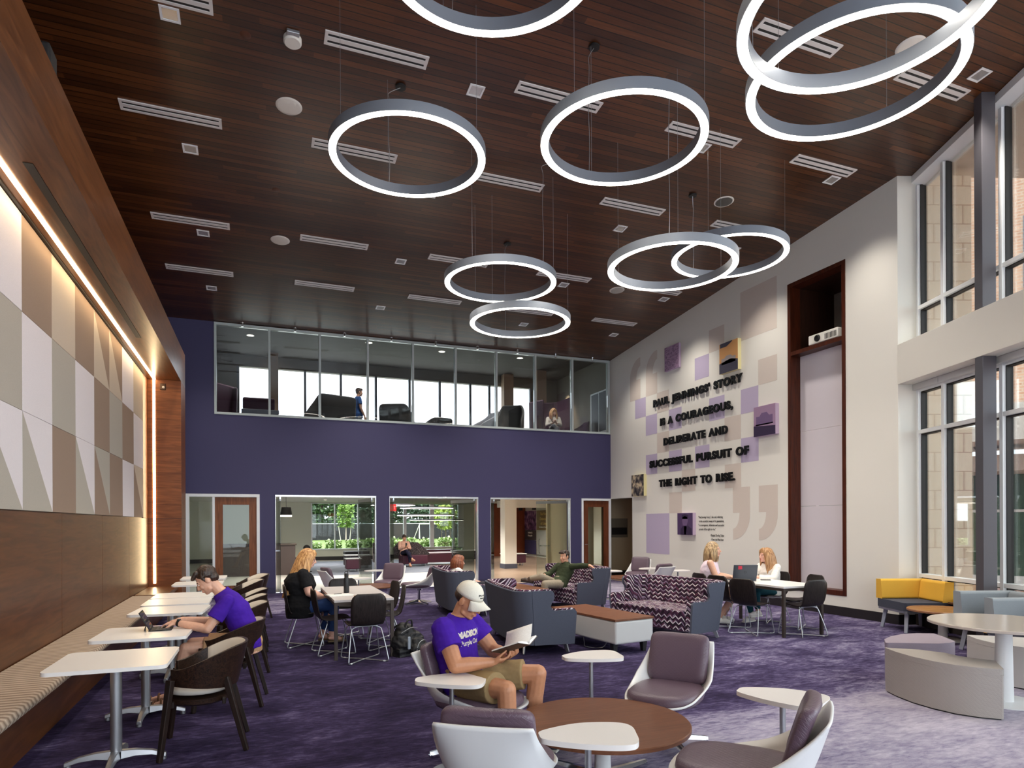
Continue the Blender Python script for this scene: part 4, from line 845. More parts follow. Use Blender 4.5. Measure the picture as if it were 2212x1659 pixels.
# ---------------------------------------------------------------- right wall lettering, pictures, projector
def line3d(txt, y0, y1, z, h, depth, name, lab, m, bold=.0, perletter=True, x=XR, cat='lettering', grp=None, so_=.018):
    """raised writing on the right wall, read from the room; starts at y0 and runs to y1 (smaller y is to the right)"""
    c = bpy.data.curves.new('tmp', 'FONT'); c.body = txt; c.size = 1; c.offset = bold; c.extrude = .5; c.space_character = 1.2 if bold else 1.0; c.space_word = 1.3 if bold else 1.0
    o = bpy.data.objects.new('tmp', c); C.objects.link(o)
    me = bpy.data.meshes.new_from_object(o.evaluated_get(bpy.context.evaluated_depsgraph_get())); bpy.data.objects.remove(o); bpy.data.curves.remove(c)
    xs_ = [v.co.x for v in me.vertices]; x0, x1 = min(xs_), max(xs_); ks = (y0 - y1) / (x1 - x0); hy = h / .69
    bm = bmesh.new(); bm.from_mesh(me); bpy.data.meshes.remove(me)
    for v in bm.verts: v.co = V((x - so_ - depth/2 - v.co.z*depth, y0 - (v.co.x - x0)*ks, z + v.co.y*hy))
    bmesh.ops.remove_doubles(bm, verts=bm.verts, dist=1e-5)
    bm.verts.ensure_lookup_table(); seen = set(); isl = []
    for v in bm.verts:
        if v.index in seen: continue
        st_ = [v]; comp = []; seen.add(v.index)
        while st_:
            a = st_.pop(); comp.append(a)
            for e in a.link_edges:
                b_ = e.other_vert(a)
                if b_.index not in seen: seen.add(b_.index); st_.append(b_)
        isl.append(comp)
    t = thing(name, lab, cat, (x, y0, z), 0, grp) if not isinstance(name, bpy.types.Object) else name
    off = V(t.location)
    if perletter == 'all': isl = [[v for c_ in isl for v in c_]]
    for comp in isl:
        ids = {v.index: i for i, v in enumerate(comp)}; fs = {f for v in comp for f in v.link_faces}
        q = MB(); q.add([v.co - off for v in comp], [tuple(ids[v.index] for v in f.verts) for f in fs]); q.build('letter' if perletter != 'all' else 'small_text', m, t, ang=0)
    bm.free(); return t
TX = ["PAUL JENNINGS' STORY", 'IS A COURAGEOUS,', 'DELIBERATE AND', 'SUCCESSFUL PURSUIT OF', 'THE RIGHT TO RISE.']
YY = [(14.416, 11.079), (14.113, 11.385), (13.963, 11.555), (14.601, 10.903), (14.171, 11.33)]
for i, (s_, (a, b_)) in enumerate(zip(TX, YY)):
    line3d(s_, a, b_, 4.672 - i*.522, .165, .028, 'quote_line', f'{["topmost", "second", "third", "fourth", "lowest"][i]} line of black raised capital letters on the white wall', K['blk_letter'], .05, grp=None)
sm = thing('small_quote', 'small block of black script text low on the white wall, right of the portrait canvas', 'lettering', (XR - .004, 12.6, 1.36))
ink = mat('ink', (52, 50, 50), .7)
for i, (s_, a, b_) in enumerate([('"Paul Jennings\' story," she said, referring', 12.62, 11.76), ('to the ascendant sweep of six generations,', 12.60, 11.72), ('"is a courageous, deliberate and successful', 12.62, 11.72), ('pursuit of the right to rise."', 12.60, 12.0), ('- Elizabeth Dowling Taylor', 12.2, 11.72), ('A Slave in the White House', 12.16, 11.74)]):
    line3d(s_, a, b_, 1.765 - i*.093 - (.045 if i > 3 else 0), .05, .002, sm, '', ink, 0, 'all', so_=.004)
def canvas(y0, y1, z0, z1, dep, lab, face, edge, deco=None):
    t = thing('canvas_print', lab, 'picture', (XR, (y0 + y1)/2, z0), 0); hw = (y0 - y1)/2
    MB().box(-dep, 0, -hw, hw, 0, z1 - z0).build('canvas', edge, t, ang=0, bevel=.003); MB().box(-dep - .003, -dep, -hw + .002, hw - .002, .002, z1 - z0 - .002).build('print', face, t, ang=0)
    for poly, mm in deco or ():
        q = MB(); q.prism([(-hw + u*2*hw, v*(z1 - z0)) for u, v in poly], 0, .002, M=MX(((0, 0, -1, -dep - .003), (-1, 0, 0, 0), (0, 1, 0, 0), (0, 0, 0, 1)))); q.build('figure', mm, t, ang=0)
    return t
lil = mat('lilac_edge', (200, 178, 204), .6); crm = mat('cream_edge', (232, 222, 168), .6); dk = mat('ink_purple', (46, 28, 64), .6); md = mat('mid_purple', (112, 88, 128), .6); nv = mat('print_navy', (56, 52, 70), .6); gr = mat('print_grey', (150, 142, 140), .6)
canvas(13.87, 13.275, 5.465, 6.06, .06, 'lilac canvas covered in dark handwriting, top left on the white wall', tri('handwriting', [(.45, (176, 144, 176)), (.52, (88, 60, 96)), (.56, (176, 144, 176))], 9, 9, 42, 1, .7, 3), lil)
hse = lambda b_, h: [(.12, b_), (.88, b_), (.88, b_ + h), (.72, b_ + h), (.62, b_ + h*1.35), (.38, b_ + h*1.35), (.28, b_ + h), (.12, b_ + h)]
canvas(11.745, 11.15, 4.94, 5.60, .09, 'orange canvas with a pale building and dark lawn, upper right on the white wall', mat('print_orange', (204, 150, 92), .6), crm, [([(0, 0), (1, 0), (1, .34), (.6, .42), (0, .34)], nv), (hse(.28, .2), gr), ([(.05, .86), (.4, .86), (.7, .97), (.7, 1), (.05, 1)], nv)])
canvas(10.684, 10.08, 3.42, 4.03, .09, 'purple canvas of a long house beside the tall wooden niche', mat('print_lilac', (160, 130, 160), .6), lil, [([(0, 0), (1, 0), (1, .28), (0, .36)], dk), (hse(.36, .3), md), ([(.1, .36), (.9, .36), (.9, .4), (.1, .4)], dk)])
canvas(15.407, 14.80, 2.38, 2.96, .09, 'dark canvas of pale crowded figures above the alcove corner', tri('battle_print', [(.4, (36, 34, 44)), (.5, (104, 96, 90)), (.62, (206, 188, 156))], 5, 5, 5, 1.3, .7, 4), crm)
canvas(13.318, 12.72, 1.37, 1.895, .09, 'dark purple portrait canvas beside the big lavender square', mat('print_plum', (76, 54, 96), .6), lil, [([(.2, 0), (.95, 0), (.92, .3), (.7, .42), (.4, .42), (.22, .26)], dk), ([(.38, .42), (.62, .42), (.70, .62), (.66, .8), (.5, .87), (.35, .8), (.32, .62)], md), ([(.33, .72), (.68, .72), (.72, .9), (.5, .96), (.3, .9)], dk), ([(.46, 0), (.56, 0), (.62, .36), (.5, .42), (.44, .36)], md)])
t = thing('projector', 'white projector standing on the shelf of the tall wooden niche', 'projector', (XR + .22, 9.0, 4.958), 0)
q = MB(); q.box(-.2, .5, -.30, .36, .02, .20); q.build('body', K['white'], t, ang=0, bevel=.02, seg=3)
q = MB(); q.T = MX.Translation((-.20, .14, .11)) @ MX.Rotation(R(-90), 4, 'Y'); q.lathe([(.062, 0), (.062, .02), (.045, .03), (.04, .01), (.001, .01)], n=24); q.build('lens', K['black'], t)
for k in range(9): MB().box(-.203, -.199, -.28 + k*.03, -.265 + k*.03, .05, .15).build('vent_slot', K['slot'], t, ang=0)
for a in (-.15, .42):
    for b_ in (-.25, .3): MB().cyl((a, b_), .02, 0, .025, 10).build('foot', K['black'], t)
# ================================================================ furniture
# ---- bench along the left wall
t = thing('bench', 'long built-in wooden bench with a ribbed beige seat pad along the left wall', 'bench', (0, 0, 0))
MB().box(XL + .012, -1.58, -2, 14.28, 0, .40).build('bench_base', K['walnut'], t, ang=0)
q = MB(); q.loft([[(XL + .012, y, .40), (-1.46, y, .40), (-1.445, y, .43), (-1.46, y, .462), (-1.49, y, .47), (XL + .012, y, .47)] for y in [-2 + i*.25 for i in range(int(14.6/.25) + 1)]])
q.build('seat_pad', K['bench'], t, ang=60)
MB().box(XL + .012, -1.45, 12.65, 14.28, .40, .468).build('bench_end', K['walnut'], t, ang=0, bevel=.004)
# ---- small square cafe tables
ct = None
def cafe(x, y, lab, rz=0):
    global ct
    if not ct:
        ct = thing('cafe_table', lab, 'table', (x, y, 0), rz, 'square white tables along the bench')
        MB().prism(rrect(.72, .71, .055), .712, .738).build('tabletop', K['tabwhite'], ct, ang=40, bevel=.005)
        q = MB(); q.cyl((0, 0), .036, .09, .70, 24); q.box(-.16, .16, -.16, .16, .70, .711); q.build('column', K['steel'], ct)
        for a in range(4):
            q = MB(); q.T = MX.Rotation(R(45 + 90*a - 45), 4, 'Z')
            pts = [(.03, .10), (.12, .098), (.22, .082), (.31, .05)]
            q.loft([[(px, -wd, pz - hh), (px, wd, pz - hh), (px, wd*.7, pz), (px, -wd*.7, pz)] for (px, pz), wd, hh in zip(pts, (.032, .028, .024, .020), (.06, .045, .035, .028))])
            q.cyl((.29, 0), .02, 0, .03, 12); q.build('foot', K['steel'], ct, ang=50, bevel=.004)
    else: dup(ct, (x, y, 0), rz, lab)
cafe(-.92, 5.23, 'square white cafe table nearest the camera beside the bench', R(-1))
cafe(-.905, 6.42, 'square white cafe table holding the tablet computer of the man in the purple shirt', R(-2))
cafe(-.885, 8.02, 'square white cafe table, first of the three pushed together behind the man', R(-4))
cafe(-.90, 8.86, 'square white cafe table, middle of the three pushed together behind the man', 0)
cafe(-.90, 9.62, 'square white cafe table, farthest of the three pushed together behind the man', 0)
cafe(-.87, 11.5, 'square white cafe table standing alone beyond the three joined tables', 0)
cafe(-.87, 12.66, 'square white cafe table farthest along the bench, before the left door', 0)
# ---- dark ash armchairs with a curved band back
ac = None
def armchair(x, y, rz, lab):
    global ac
    if ac: return dup(ac, (x, y, 0), rz, lab)
    ac = thing('wooden_armchair', lab, 'chair', (x, y, 0), rz, 'dark wooden armchairs at the bench tables')
    n = 40; ro, ri = [], []
    def plan(u):                                    # u -1..1 round the horseshoe, front is +y
        a = PI/2 + PI * 1.5 * u * .5
        a = -PI/2 + u * R(142)
        return (.275*math.sin(R(142)*u) * 1.0, -.02 - .25*math.cos(R(142)*u))
    rings = []; lin = []
    for i in range(n + 1):
        u = 2*i/n - 1; px, py = plan(u); nx, ny = math.sin(R(142)*u), -math.cos(R(142)*u)
        b_ = 1 - abs(u); f = max(0, min(1, (b_ - .05)/.75)); f = f*f*(3 - 2*f)
        zt = .625 + .155*f; zb = .505 - .035*f
        lean = .075*f
        o1 = (px + nx*.0, py + ny*.0, zb); o2 = (px + nx*lean, py + ny*lean, zt); i2 = (px + nx*(lean - .022), py + ny*(lean - .022), zt); i1 = (px - nx*.022, py - ny*.022, zb)
        rings.append([o1, o2, i2, i1]); 
        if abs(u) < .62: lin.append([(px + nx*(lean*k - .024), py + ny*(lean*k - .024), zb + (zt - zb)*k) for k in (.04, .5, .985)])
    MB().loft(rings).build('backrest', K['darkwood'], ac, ang=50, bevel=.004)
    q = MB(); q.loft(lin, closed=False); q.build('back_lining', K['palewood'], ac, ang=180, solid=.006, off=1)
    q = MB(); q.lathe([(.02, .43), (.20, .43), (.218, .445), (.21, .466), (.02, .470)], n=32); o = q.build('seat', mat('seat_grey', (186, 180, 172), .8), ac, ang=180)
    q = MB(); q.loft([[(px*s_, py*s_ - .0, z) for px, py in [(.23*math.cos(a), .22*math.sin(a)) for a in [2*PI*j/28 for j in range(28)]]] for s_, z in ((.9, .355), (1.0, .37), (1.02, .405))]); q.build('seat_shell', K['darkwood'], ac, ang=40)
    for sx_ in (-1, 1):
        MB().bar((sx_*.285, .235, 0), (sx_*.225, .17, .56), .034, .034, w2=.055, h2=.04).build('leg', K['darkleg'], ac, ang=0, bevel=.006)
        MB().bar((sx_*.235, -.33, 0), (sx_*.20, -.19, .55), .034, .034, w2=.05, h2=.045).build('leg', K['darkleg'], ac, ang=0, bevel=.006)
    q = MB(); q.box(-.2, .2, .15, .175, .35, .395); q.box(-.2, .2, -.19, -.165, .35, .395); q.build('seat_rail', K['darkleg'], ac, ang=0, bevel=.004)
    return ac
armchair(-.41, 5.43, R(90), 'empty dark wooden armchair at the nearest bench table')
armchair(-.27, 6.64, R(84), 'dark wooden armchair occupied by the man typing in a purple shirt')
armchair(-.22, 8.05, R(92), 'dark wooden armchair just behind the typing man, mostly hidden by his back')
armchair(-.22, 8.88, R(88), 'dark wooden armchair, middle of the row behind the typing man')
armchair(-.20, 9.70, R(90), 'dark wooden armchair with pale seat beside the farthest joined table')
armchair(-.24, 11.3, R(97), 'dark wooden armchair with tall lit back rim before the left door, nearer one')
armchair(-.14, 12.5, R(104), 'dark wooden armchair farthest back before the left door, turned slightly')
# ---- charcoal ply chairs on rod sled frames
sc_ = None
def sled(x, y, rz, lab, grp):
    global sc_
    if sc_:
        o = dup(sc_, (x, y, 0), rz, lab); o['group'] = grp; return o
    sc_ = thing('sled_chair', lab, 'chair', (x, y, 0), rz, grp)
    prof = smooth_path([(0, .22, .435), (0, .15, .452), (0, .0, .44), (0, -.12, .438), (0, -.20, .475), (0, -.235, .56), (0, -.262, .70), (0, -.275, .835)], 5)
    L_ = len(prof) - 1; rows = []
    for i, p in enumerate(prof):
        u = i / L_; e = min(u, 1 - u); w_ = .212 * (1 - max(0, (.12 - e)/.12)**2.4 * .35)
        wst = .02*math.exp(-((u - .52)/.12)**2); w_ -= wst
        rows.append([V((w_*v, p.y + .018*v*v*(1 if u > .5 else 0), p.z + .012*v*v*(1 if u < .5 else 0))) for v in [-1 + 2*j/10 for j in range(11)]])
    q = MB(); q.loft(rows, closed=False); q.build('seat_shell', K['ply'], sc_, ang=180, solid=.013, off=0)
    q = MB(); rr = .0075
    for sx_ in (-1, 1):
        q.tube(smooth_path([(sx_*.10, .14, .42), (sx_*.17, .15, .405), (sx_*.195, .175, .34), (sx_*.235, .225, .06), (sx_*.225, .215, .012), (sx_*.15, .14, .009), (0, 0, .012), (-sx_*.16, -.16, .009), (-sx_*.225, -.225, .012), (-sx_*.235, -.23, .06), (-sx_*.19, -.135, .34), (-sx_*.165, -.11, .405), (-sx_*.09, -.10, .425)], 5), rr, 8)
    q.tube([(-.14, .145, .425), (.14, .145, .425)], rr, 8); q.tube([(-.14, -.105, .428), (.14, -.105, .428)], rr, 8)
    q.build('sled_frame', K['rod'], sc_, ang=60)
    for a, b_ in ((.2, .2), (-.2, .2), (.2, -.2), (-.2, -.2)): MB().obox((a, b_, .008), (.03, .018, .016), R(45 if a*b_ > 0 else -45)).build('glide', K['whitetrim'], sc_, ang=0, bevel=.003)
    return sc_
G1, G2 = 'charcoal chairs at the left study table', 'charcoal chairs at the right study table'
sled(.60, 9.42, R(-88), 'charcoal sled chair where the blonde woman in black sits', G1)
sled(.92, 8.72, R(-85), 'empty charcoal sled chair at the left side of the study table, nearest the woman', G1)
sled(1.22, 8.10, R(4), 'charcoal sled chair with its back to us at the left table end', G1)
sled(1.60, 8.80, R(84), 'charcoal sled chair at the right side of the left table beside the backpack', G1)
sled(1.62, 9.42, R(96), 'charcoal sled chair at the right side of the left table, farther of two', G1)
sled(1.22, 9.98, R(180), 'charcoal sled chair at the far end of the left study table', G1)
sled(7.02, 8.82, R(-95), 'charcoal sled chair where the woman in the pink sleeveless top sits', G2)
sled(6.98, 8.38, R(-82), 'charcoal sled chair left of the laptop, seen from behind', G2)
sled(6.90, 7.78, R(-72), 'charcoal sled chair nearest the camera at the left side of the right table', G2)
sled(7.47, 7.36, R(0), 'charcoal sled chair at the near end of the right table, showing its wood grain', G2)
sled(7.95, 7.85, R(80), 'charcoal sled chair behind the near end of the right table, by the wall', G2)
sled(7.98, 8.58, R(84), 'charcoal sled chair where the woman in the white sweater sits', G2)
# ---- study tables
def study(x0, x1, y0, y1, lab, top):
    t = thing('study_table', lab, 'table', ((x0 + x1)/2, (y0 + y1)/2, 0)); hx, hy = (x1 - x0)/2, (y1 - y0)/2
    MB().box(-hx, hx, -hy, hy, .708, .738).build('tabletop', top, t, ang=0, bevel=.003)
    q = MB(); b = .035
    q.box(-hx + b, hx - b, -hy + .005, -hy + b, .668, .707); q.box(-hx + b, hx - b, hy - b, hy - .005, .668, .707); q.box(-hx + .005, -hx + b, -hy + b, hy - b, .668, .707); q.box(hx - b, hx - .005, -hy + b, hy - b, .668, .707)
    q.build('apron', K['bronze'], t, ang=0)
    for a in (-1, 1):
        for c in (-1, 1): MB().box(min(a*hx, a*(hx - .042)), max(a*hx, a*(hx - .042)), min(c*hy, c*(hy - .042)), max(c*hy, c*(hy - .042)), 0, .707).build('leg', K['bronze'], t, ang=0, bevel=.003)
study(.87, 1.60, 8.17, 9.97, 'long grey-white study table with bronze legs where the blonde woman sits', mat('table_grey', (206, 200, 198), .35))
study(7.04, 7.80, 7.28, 9.05, 'long white study table with dark legs and an open laptop at the right wall', K['tabwhite'])
# ---- swivel lounge chairs
lc = None
def lounge(x, y, rz, lab):
    global lc
    if lc: return dup(lc, (x, y, 0), rz, lab)
    lc = thing('lounge_chair', lab, 'chair', (x, y, 0), rz, 'white shell swivel chairs with plum cushions')
    N_ = 26; cen = smooth_path([(0, .40, .375), (0, .24, .335), (0, 0, .325), (0, -.17, .335), (0, -.265, .395), (0, -.31, .495), (0, -.35, .615), (0, -.385, .735)], 4)
    edg = smooth_path([(0, .36, .385), (0, .24, .40), (0, .08, .435), (0, -.06, .475), (0, -.16, .53), (0, -.24, .595), (0, -.315, .665), (0, -.375, .735)], 4)
    L_ = len(cen) - 1; rows = []
    for i in range(L_ + 1):
        u = i / L_; w_ = .225 + .065*math.sin(min(1, u/.5)*PI/2) - .05*max(0, (u - .5)/.5)
        if u < .16: w_ *= .80 + .20*math.sqrt(u/.16)
        row = []
        for j in range(17):
            v = -1 + j/8; k = abs(v)**2.6; p = cen[i]*(1 - k) + edg[i]*k
            row.append(V((w_*math.copysign(abs(v)**.9, v), p.y, p.z)))
        rows.append(row)
    q = MB(); q.loft(rows, closed=False); q.build('shell', K['shell'], lc, ang=180, solid=.014, off=0)
    def pillow(fn, n, nm):
        q = MB(); q.loft(fn); return q.build(nm, K['purpleather'], lc, ang=180)
    # seat cushion: rounded front, sits in the pan
    rg = []
    for z, s_ in ((.352, .90), (.362, .98), (.395, 1.02), (.425, 1.0), (.442, .93), (.447, .80), (.45, .45)):
        rg.append([(px*s_, py*s_ + .055, z + .018*(py > .0)*0 - .015*max(0, -py)/.3*0) for px, py in [(.252*math.copysign(abs(math.cos(a))**.62, math.cos(a)), .305*math.copysign(abs(math.sin(a))**.72, math.sin(a))) for a in [2*PI*j/44 for j in range(44)]]])
    pillow(rg, 0, 'seat_cushion')
    rg = []; nrm = V((0, .95, .30)).normalized(); upv = V((0, -.30, .95)).normalized(); c0 = V((0, -.262, .605))
    for d, s_ in ((-.028, .90), (-.02, .98), (0, 1.0), (.025, .985), (.038, .93), (.044, .75)):
        rg.append([c0 + nrm*(d + .05*abs(px/.23)**2*.4) + V((px*s_, 0, 0)) + upv*pz*s_ for px, pz in [(.232*math.copysign(abs(math.cos(a))**.30, math.cos(a)) * (1 + .03*math.sin(a)), .198*math.copysign(abs(math.sin(a))**.30, math.sin(a))) for a in [2*PI*j/44 for j in range(44)]]])
    pillow(rg, 0, 'back_cushion')
    q = MB(); q.cyl((0, -.01), .032, .06, .325, 16); q.cyl((0, -.01), .07, .29, .325, 16); q.build('stem', K['chrome'], lc)
    for a in range(4):
        q = MB(); q.T = MX.Rotation(R(45 + 90*a), 4, 'Z'); q.loft([[(px, -wd, z0), (px, wd, z0), (px, wd*.6, z1), (px, -wd*.6, z1)] for px, wd, z0, z1 in ((.0, .03, .05, .10), (.12, .024, .04, .075), (.32, .016, .015, .04))]); q.cyl((.31, 0), .018, 0, .02, 10); q.build('spoke', K['chrome'], lc, ang=50)
    return lc
def facing(x, y, tx, ty): return math.atan2(ty - y, tx - x) - PI/2
lounge(1.46, 4.52, facing(0, 0, .66, -.75), 'white swivel chair with plum cushions where the man in the cap reads')
lounge(2.87, 4.12, facing(2.87, 4.12, 2.2, 3.62), 'empty white swivel chair facing the camera, right of the man in the cap')
lounge(1.17, 3.15, facing(0, 0, .56, .83), 'white swivel chair in front with its back to the camera, beside the round table')
lounge(2.36, 2.68, facing(0, 0, -.66, .75), 'white swivel chair at the bottom right of the photo, seen from the side')
lounge(2.66, 14.15, facing(2.66, 14.15, 2.0, 13.2), 'white swivel chair with plum back facing the camera, before the middle doorway')
lounge(3.12, 13.3, facing(3.12, 13.3, 2.1, 13.7), 'white swivel chair in profile with chrome base, left of the curved sofas')
lounge(1.55, 13.6, facing(1.55, 13.6, 2.6, 13.9), 'white swivel chair behind the blonde woman, mostly hidden')
lounge(8.85, 14.0, facing(8.85, 14.0, 7.9, 13.2), 'white swivel chair facing us near the alcove')
lounge(7.95, 11.9, facing(7.95, 11.9, 7.7, 13.0), 'white swivel chair with its back to us by the white wall')
# ---- freeform tablet tables
tt = None
def tablet(x, y, rz, lab, h=.625, s_=1.0):
    global tt
    if tt: return dup(tt, (x, y, 0), rz, lab, (s_, s_, h/.625))
    tt = thing('tablet_table', lab, 'side table', (x, y, 0), rz, 'white freeform side tables')
    pl_ = smooth_path([(-.238, -.03, 0), (-.225, .045, 0), (-.07, .150, 0), (.06, .178, 0), (.18, .168, 0), (.228, .11, 0), (.232, .0, 0), (.222, -.115, 0), (.17, -.168, 0), (.03, -.165, 0), (-.10, -.135, 0), (-.215, -.085, 0)], 6, True)
    MB().prism([(p.x, p.y) for p in pl_], .60, .625).build('tabletop', K['tabwhite'], tt, ang=40, bevel=.005)
    MB().cyl((0, .02), .0165, .012, .60, 16).build('pole', K['steel'], tt)
    MB().lathe([(.001, .016), (.02, .016), (.13, .010), (.14, .004), (.14, 0), (.001, 0)], (0, .02), n=32).build('base', K['steel'], tt)
    return tt
tablet(1.21, 4.22, R(-25), 'white freeform side table in front of the reading man', .645)
tablet(2.46, 4.56, R(-10), 'white freeform side table between the reading man and the empty swivel chair')
tablet(1.49, 2.80, R(-22), 'white freeform side table nearest the camera, overlapping the round brown table', .65, 1.0)
tablet(2.90, 3.02, R(-62), 'white freeform side table beside the bottom right swivel chair', .64, 1.05)
tablet(2.46, 14.75, R(10), 'white freeform side table before the purple pier, behind the left swivel group')
tablet(1.83, 12.75, R(40), 'white freeform side table behind the water bottle')
tablet(7.17, 12.42, R(0), 'white freeform side table on a thin pole right of the man in green')
tablet(8.35, 12.75, R(0), 'white freeform side table between the two swivel chairs by the alcove')
tablet(8.56, 11.9, R(0), 'white freeform side table right of the white chair back by the wall')
# ---- round brown tables
def roundt(x, y, rr, h, lab, top, stem=K['shell'], sr=.055, base=.24, feet=False):
    t = thing('round_table', lab, 'table', (x, y, 0), 0)
    MB().lathe([(.001, h), (rr - .006, h), (rr, h - .006), (rr, h - .026), (rr - .02, h - .032), (.001, h - .032)], n=64).build('tabletop', top, t)
    MB().cyl((0, 0), sr, .012, h - .032, 24, r1=sr*.85).build('stem', stem, t)
    if feet:
        for a in range(4):
            q = MB(); q.T = MX.Rotation(R(22 + 90*a), 4, 'Z'); q.loft([[(px, -wd, z0), (px, wd, z0), (px, wd*.6, z1), (px, -wd*.6, z1)] for px, wd, z0, z1 in ((.0, .03, .04, .08), (.2, .024, .03, .06), (rr*.84, .016, .015, .035))]); q.cyl((rr*.83, 0), .018, 0, .02, 10); q.build('foot', K['chrome'], t, ang=50)
    else: MB().lathe([(.001, .014), (base - .02, .012), (base, .006), (base, 0), (.001, 0)], n=40).build('base', stem, t)
    return t
roundt(2.06, 3.68, .555, .40, 'large round brown coffee table in the foreground between four swivel chairs', K['brown'], feet=True)
roundt(2.15, 13.3, .50, .42, 'round brown coffee table in the left swivel group behind the study table', K['brown'], feet=True)
roundt(8.0, 13.0, .52, .42, 'round brown coffee table beside the white wall behind the chevron sofa', K['brown'])
twot = wood('walnut_white_top', (104, 72, 54), (126, 90, 68), 'X', 1, .3)
roundt(6.42, 3.94, .60, .735, 'large round white table with a dark edge at the right edge of the photo', mat('round_top_white', (196, 186, 176), .16), sr=.075, base=.30)
roundt(9.0, 6.33, .44, .43, 'smaller round brown table beside the yellow seat', wood('round_top_brown', (140, 96, 66), (160, 116, 84), 'X', 1, .25), sr=.06, base=.26)
# ---- curved settees
def settee(name, lab, x, y, rz, L_, pillow=False):
    t = thing('settee', lab, 'sofa', (x, y, 0), rz, 'high-backed settees with chevron lining')
    hL, D_, Hb, Ha = L_/2, .40, .815, .565
    def wall(o_, i_, dz, zb):                        # closed shell between two plan offsets
        q = MB()
        side = [(D_, zb), (D_, Ha - .03 + dz), (D_ - .03, Ha + dz), (D_ - .30, Ha + dz - .01), (D_ - .345, Ha + dz + .012), (D_ - .365, Ha + dz + .05), (D_ - .35, Ha + dz + .10), (D_ - .325, Ha + dz + .135), (D_ - .318, Ha + dz + .18), (D_ - .325, Hb + dz - .03), (D_ - .35, Hb + dz), (-.18, Hb + dz), (-.18, zb)]
        for sg in (-1, 1):
            q.prism(side, sg*(hL - o_), sg*(hL - i_), M=MX(((0, 0, 1, 0), (1, 0, 0, 0), (0, 1, 0, 0), (0, 0, 0, 1))))
        path = []
        for a in range(0, 91, 15): path.append((-hL + .22 - .22*math.cos(R(a)), -.18 - .22*math.sin(R(a))))
        path += [(-hL*.4, -D_ - .02), (0, -D_ - .03), (hL*.4, -D_ - .02)]
        path += [(-a, b_) for a, b_ in reversed(path[:7])]
        rg = []
        for k, (a, b_) in enumerate(path):
            pa = path[max(k-1, 0)]; pb = path[min(k+1, len(path)-1)]; d = V((pb[0]-pa[0], pb[1]-pa[1], 0)).normalized() if 0 < k < len(path)-1 else V((0, -1, 0)) * (1 if k == 0 else -1); nn = V((-d.y, d.x, 0))
            po = V((a, b_, 0)) + nn*o_; pi_ = V((a, b_, 0)) + nn*i_
            rg.append([(po.x, po.y, zb), (po.x, po.y, Hb + dz), (pi_.x, pi_.y, Hb + dz), (pi_.x, pi_.y, zb)])
        q.loft(rg)
        q.v = [(vx*(.90 + .10*vz/.8), vy*(.90 + .10*vz/.8) - .05*(vz/.8) * (1 if vy < 0 else .3), vz) for vx, vy, vz in q.v]
        return q
    wall(0, .035, 0, .12).build('outer_shell', K['slate'], t, ang=50, bevel=.01)
    wall(.0352, .115, .014, .16).build('inner_lining', K['chev'], t, ang=50, bevel=.012)
    q = MB(); q.prism(rrect(L_ - .30, .70, .06, 4, 0, .045), .15, .43); q.v = [(vx*(.90 + .08*vz/.43), vy*(.92 + .08*vz/.43), vz) for vx, vy, vz in q.v]; q.build('seat', K['chev'], t, ang=50, bevel=.03, seg=3)
    for a in (-1, 1):
        for b_ in (-1, 1): MB().bar((a*(hL*.84), b_*.30, 0), (a*(hL*.78), b_*.27, .13), .018, .045, w2=.03, h2=.07).build('leg', K['steel'], t, ang=0, bevel=.004)
    return t
settee('s', 'grey-backed settee nearest the camera, behind the man in the cap, back turned', 3.52, 8.38, R(-90 - 6), 1.88)
settee('s', 'grey-backed settee farther left, with the red-haired woman sitting in it', 3.60, 11.85, R(-90 - 5), 1.80)
settee('s', 'chevron settee where the man in the green shirt sits', 5.76, 11.55, R(90 + 6), 1.75)
settee('s', 'empty chevron settee in front of the white wall, right of the long ottoman table', 5.72, 8.28, R(90 + 14), 1.70)
def ottab(x, y, rz, lab):
    t = thing('ottoman_table', lab, 'table', (x, y, 0), rz)
    MB().box(-.31, .31, -.74, .74, .14, .43).build('body', mat('pale_grey_vinyl', (200, 200, 198), .45), t, ang=0, bevel=.025, seg=3)
    for a, b_ in ((-.745, -.003), (.003, .745)): MB().box(-.315, .315, a, b_, .431, .458).build('tabletop', K['brown'], t, ang=0, bevel=.003)
    for a in (-.24, .24):
        for b_ in (-.62, .62): MB().bar((a, b_, 0), (a, b_, .14), .05, .05, w2=.075, h2=.075).build('leg', K['black'], t, ang=0)
    q = MB(); q.tube(smooth_path([(-.2, .1, .14), (-.22, .05, .05), (-.26, -.05, .006), (-.1, -.2, .006), (-.05, -.25, .12)], 5), .006, 6); q.build('power_cord', K['steel'], t)
ottab(4.36, 7.86, R(8), 'long pale grey ottoman table with a brown top between the two front settees')
ottab(4.62, 11.6, R(5), 'brown-topped ottoman table between the two rear settees, mostly hidden')
